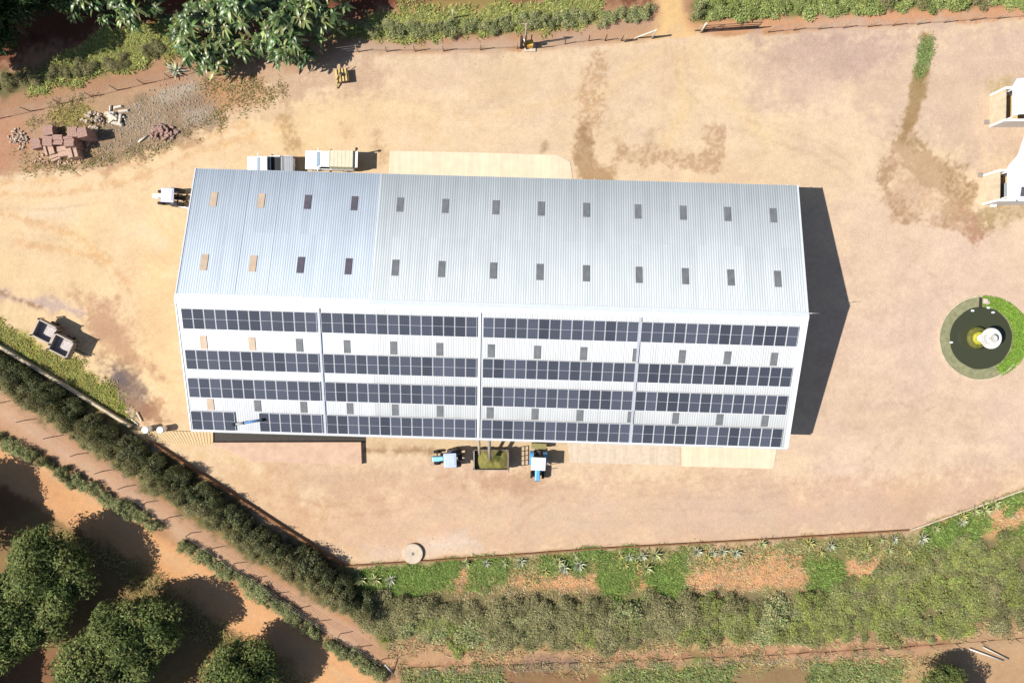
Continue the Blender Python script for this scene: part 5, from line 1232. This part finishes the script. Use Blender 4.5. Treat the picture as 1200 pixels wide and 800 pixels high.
# grass -----------------------------------------------------------
def grass(name, polys, n, h, base, label, cat='grass', spread=0.16, wd=0.02, v=0.3, soft=0.7, excl=None):
    pts = sample(polys, n, soft, excl); nb = 4
    P = np.repeat(pts, nb, axis=0) + rng.normal(0, spread, (len(pts) * nb, 2)); m = len(P)
    az = rng.random(m) * 6.28; hh = h * (0.5 + rng.random(m)); ln = hh * rng.uniform(0.7, 1.6, m); hh = hh * 0.8
    B = np.stack([P[:, 0], P[:, 1], np.full(m, 0.008)], 1); d = np.stack([np.cos(az), np.sin(az), np.zeros(m)], 1); s = np.stack([-np.sin(az), np.cos(az), np.zeros(m)], 1)
    T = B + d * ln[:, None] + np.array([0, 0, 1]) * hh[:, None]; M_ = B + d * (ln * 0.35)[:, None] + np.array([0, 0, 1]) * (hh * 0.65)[:, None]
    w_ = wd * (0.6 + 0.8 * rng.random(m))[:, None]
    V = np.stack([B - s * w_, B + s * w_, M_ + s * w_, M_ - s * w_, T], 1).reshape(-1, 3)
    i = np.arange(m) * 5; F4 = np.stack([i, i + 1, i + 2, i + 3], 1); F4b = np.stack([i + 3, i + 2, i + 4, i + 4], 1)
    V = V.reshape(m, 5, 3); V = np.concatenate([V, V[:, 4:5] + np.array([0, 0, 0.002])], 1).reshape(-1, 3); i = np.arange(m) * 6
    F = np.concatenate([np.stack([i, i + 1, i + 2, i + 3], 1), np.stack([i + 3, i + 2, i + 5, i + 4], 1)])
    cl = np.repeat(np.repeat(colvar(base, len(pts), v, 0.1), nb, axis=0), 6, axis=0)
    o = pymesh(name, V, F, 'grass', cols=cl); return tag(o, label, cat, kind='stuff')
PL = lambda *a: [plan(p) for p in a]
grass('grass', PL([(410, 668), (538, 660), (525, 692), (420, 700)], [(560, 656), (592, 655), (588, 672), (565, 690), (545, 690)], [(692, 648), (738, 645), (740, 698), (708, 700)], [(758, 668), (800, 648), (800, 700), (765, 702)],
                  [(948, 660), (992, 655), (992, 694), (952, 694)], [(1090, 620), (1150, 596), (1152, 622), (1120, 640), (1080, 650)], [(1166, 632), (1200, 618), (1230, 640), (1190, 650)], [(640, 654), (690, 647), (690, 668), (640, 670)], [(1160, 592), (1215, 575), (1240, 590), (1180, 600)]),
      12500, 0.2, (0.20, 0.28, 0.07), 'bright green grass patches on the bank below the long brown wall', wd=0.02, soft=0.8, v=0.4, excl=YARD)
grass('grass', PL([(540, 660), (700, 650), (1060, 625), (1060, 640), (950, 655), (700, 672), (560, 690)], [(400, 668), (430, 690), (440, 740), (420, 720)], [(990, 640), (1100, 630), (1090, 660), (1040, 668)]), 2000, 0.2, (0.28, 0.28, 0.11), 'thin olive grass among the aloes', wd=0.025, soft=0.8, excl=YARD)
grass('grass', PL([(-130, 322), (0, 378), (40, 402), (90, 428), (130, 458), (152, 488), (150, 495), (100, 464), (0, 402), (-130, 326)]), 3600, 0.14, (0.34, 0.33, 0.10), 'short yellow green grass on the bank behind the diagonal wall', wd=0.03)
grass('grass', PL([(60, 75), (130, 40), (200, 30), (260, 40), (190, 66), (120, 85), (40, 105)], [(400, 40), (480, 10), (560, 14), (700, -4), (700, 20), (640, 30), (540, 36), (430, 44)]), 8500, 0.24, (0.33, 0.34, 0.11), 'rough yellow green grass above the top fence', wd=0.035)
grass('grass', PL([(480, 790), (590, 784), (590, 860), (480, 860)], [(720, 784), (860, 780), (860, 860), (720, 860)], [(950, 778), (1050, 775), (1060, 860), (950, 860)]), 7500, 0.24, (0.235, 0.27, 0.10), 'rough green verge grass along the bottom edge', wd=0.035)
grass('grass', PL([(460, 752), (700, 752), (1000, 742), (1200, 728), (1200, 740), (1000, 754), (700, 766), (460, 766)], [(450, 780), (1100, 766), (1100, 776), (480, 790)]), 2600, 0.22, (0.40, 0.32, 0.16), 'dry straw coloured grass beside the bottom track', wd=0.025)
grass('grass', PL([(120, 630), (215, 692), (300, 754), (370, 797), (330, 820), (60, 620)]), 1800, 0.2, (0.32, 0.27, 0.11), 'dry grass between the orchard rows', wd=0.025)
grass('grass', PL([(1082, 44), (1092, 46), (1088, 75), (1080, 96), (1072, 94), (1076, 70)]), 600, 0.12, (0.20, 0.26, 0.09), 'green weeds in the drain line at the top right', wd=0.02, soft=0.3)
grass('weeds', PL([(525, 672), (700, 664), (706, 702), (520, 702)], [(800, 648), (952, 642), (952, 692), (800, 704)], [(990, 656), (1046, 648), (1042, 692), (996, 694)], [(1150, 606), (1230, 585), (1230, 622), (1165, 640)]), 2600, 0.14, (0.66, 0.43, 0.24), 'dry orange stubble on the bare bank', wd=0.02)
grass('grass', PL([(20, 140), (110, 118), (120, 150), (100, 150), (40, 150)], [(100, 185), (190, 168), (250, 135), (262, 120), (240, 100), (300, 92), (330, 108), (200, 170), (110, 200), (30, 200), (20, 180)]), 1500, 0.13, (0.30, 0.25, 0.11), 'thin dry grass round the bricks and rubble', wd=0.025, soft=0.9)
# lawn ring on the right of the pond
th = np.linspace(R(-62), R(88), 26); cP = np.array([pc.x, pc.y])
outer = np.stack([np.cos(th) * (4.25 + 0.55 * np.clip(np.cos(th - 0.25), 0, 1) ** 2), np.sin(th) * 4.15], 1) + cP; inner = np.stack([np.cos(th) * 3.15, np.sin(th) * 3.15], 1) + cP
lawn = np.concatenate([outer, inner[::-1]])
bm = NB(); O = [bm.verts.new((p[0] - pc.x, p[1] - pc.y, 0.11)) for p in outer]; I = [bm.verts.new((p[0] - pc.x, p[1] - pc.y, 0.09)) for p in inner]; O2 = [bm.verts.new((v.co.x, v.co.y, 0.01)) for v in O]; I2 = [bm.verts.new((v.co.x, v.co.y, 0.01)) for v in I]
for i in range(len(O) - 1):
    for P, Q in ((I, O), (O, O2), (O2, I2), (I2, I)): bm.faces.new((P[i], Q[i], Q[i + 1], P[i + 1]))
MT['lawn'] = mat('lawn', (0.14, 0.23, 0.03), 0.9, var=0.2, scale=3, bump=0.4, bscale=20, raw=True)
tag(obj('lawn', bm, 'lawn', loc=pc), kind='structure')
o = grass('grass', [lawn], 5200, 0.07, (0.20, 0.32, 0.05), 'bright green lawn grass round the right side of the pond', wd=0.02, spread=0.05, soft=0.05); o.location.z = 0.1
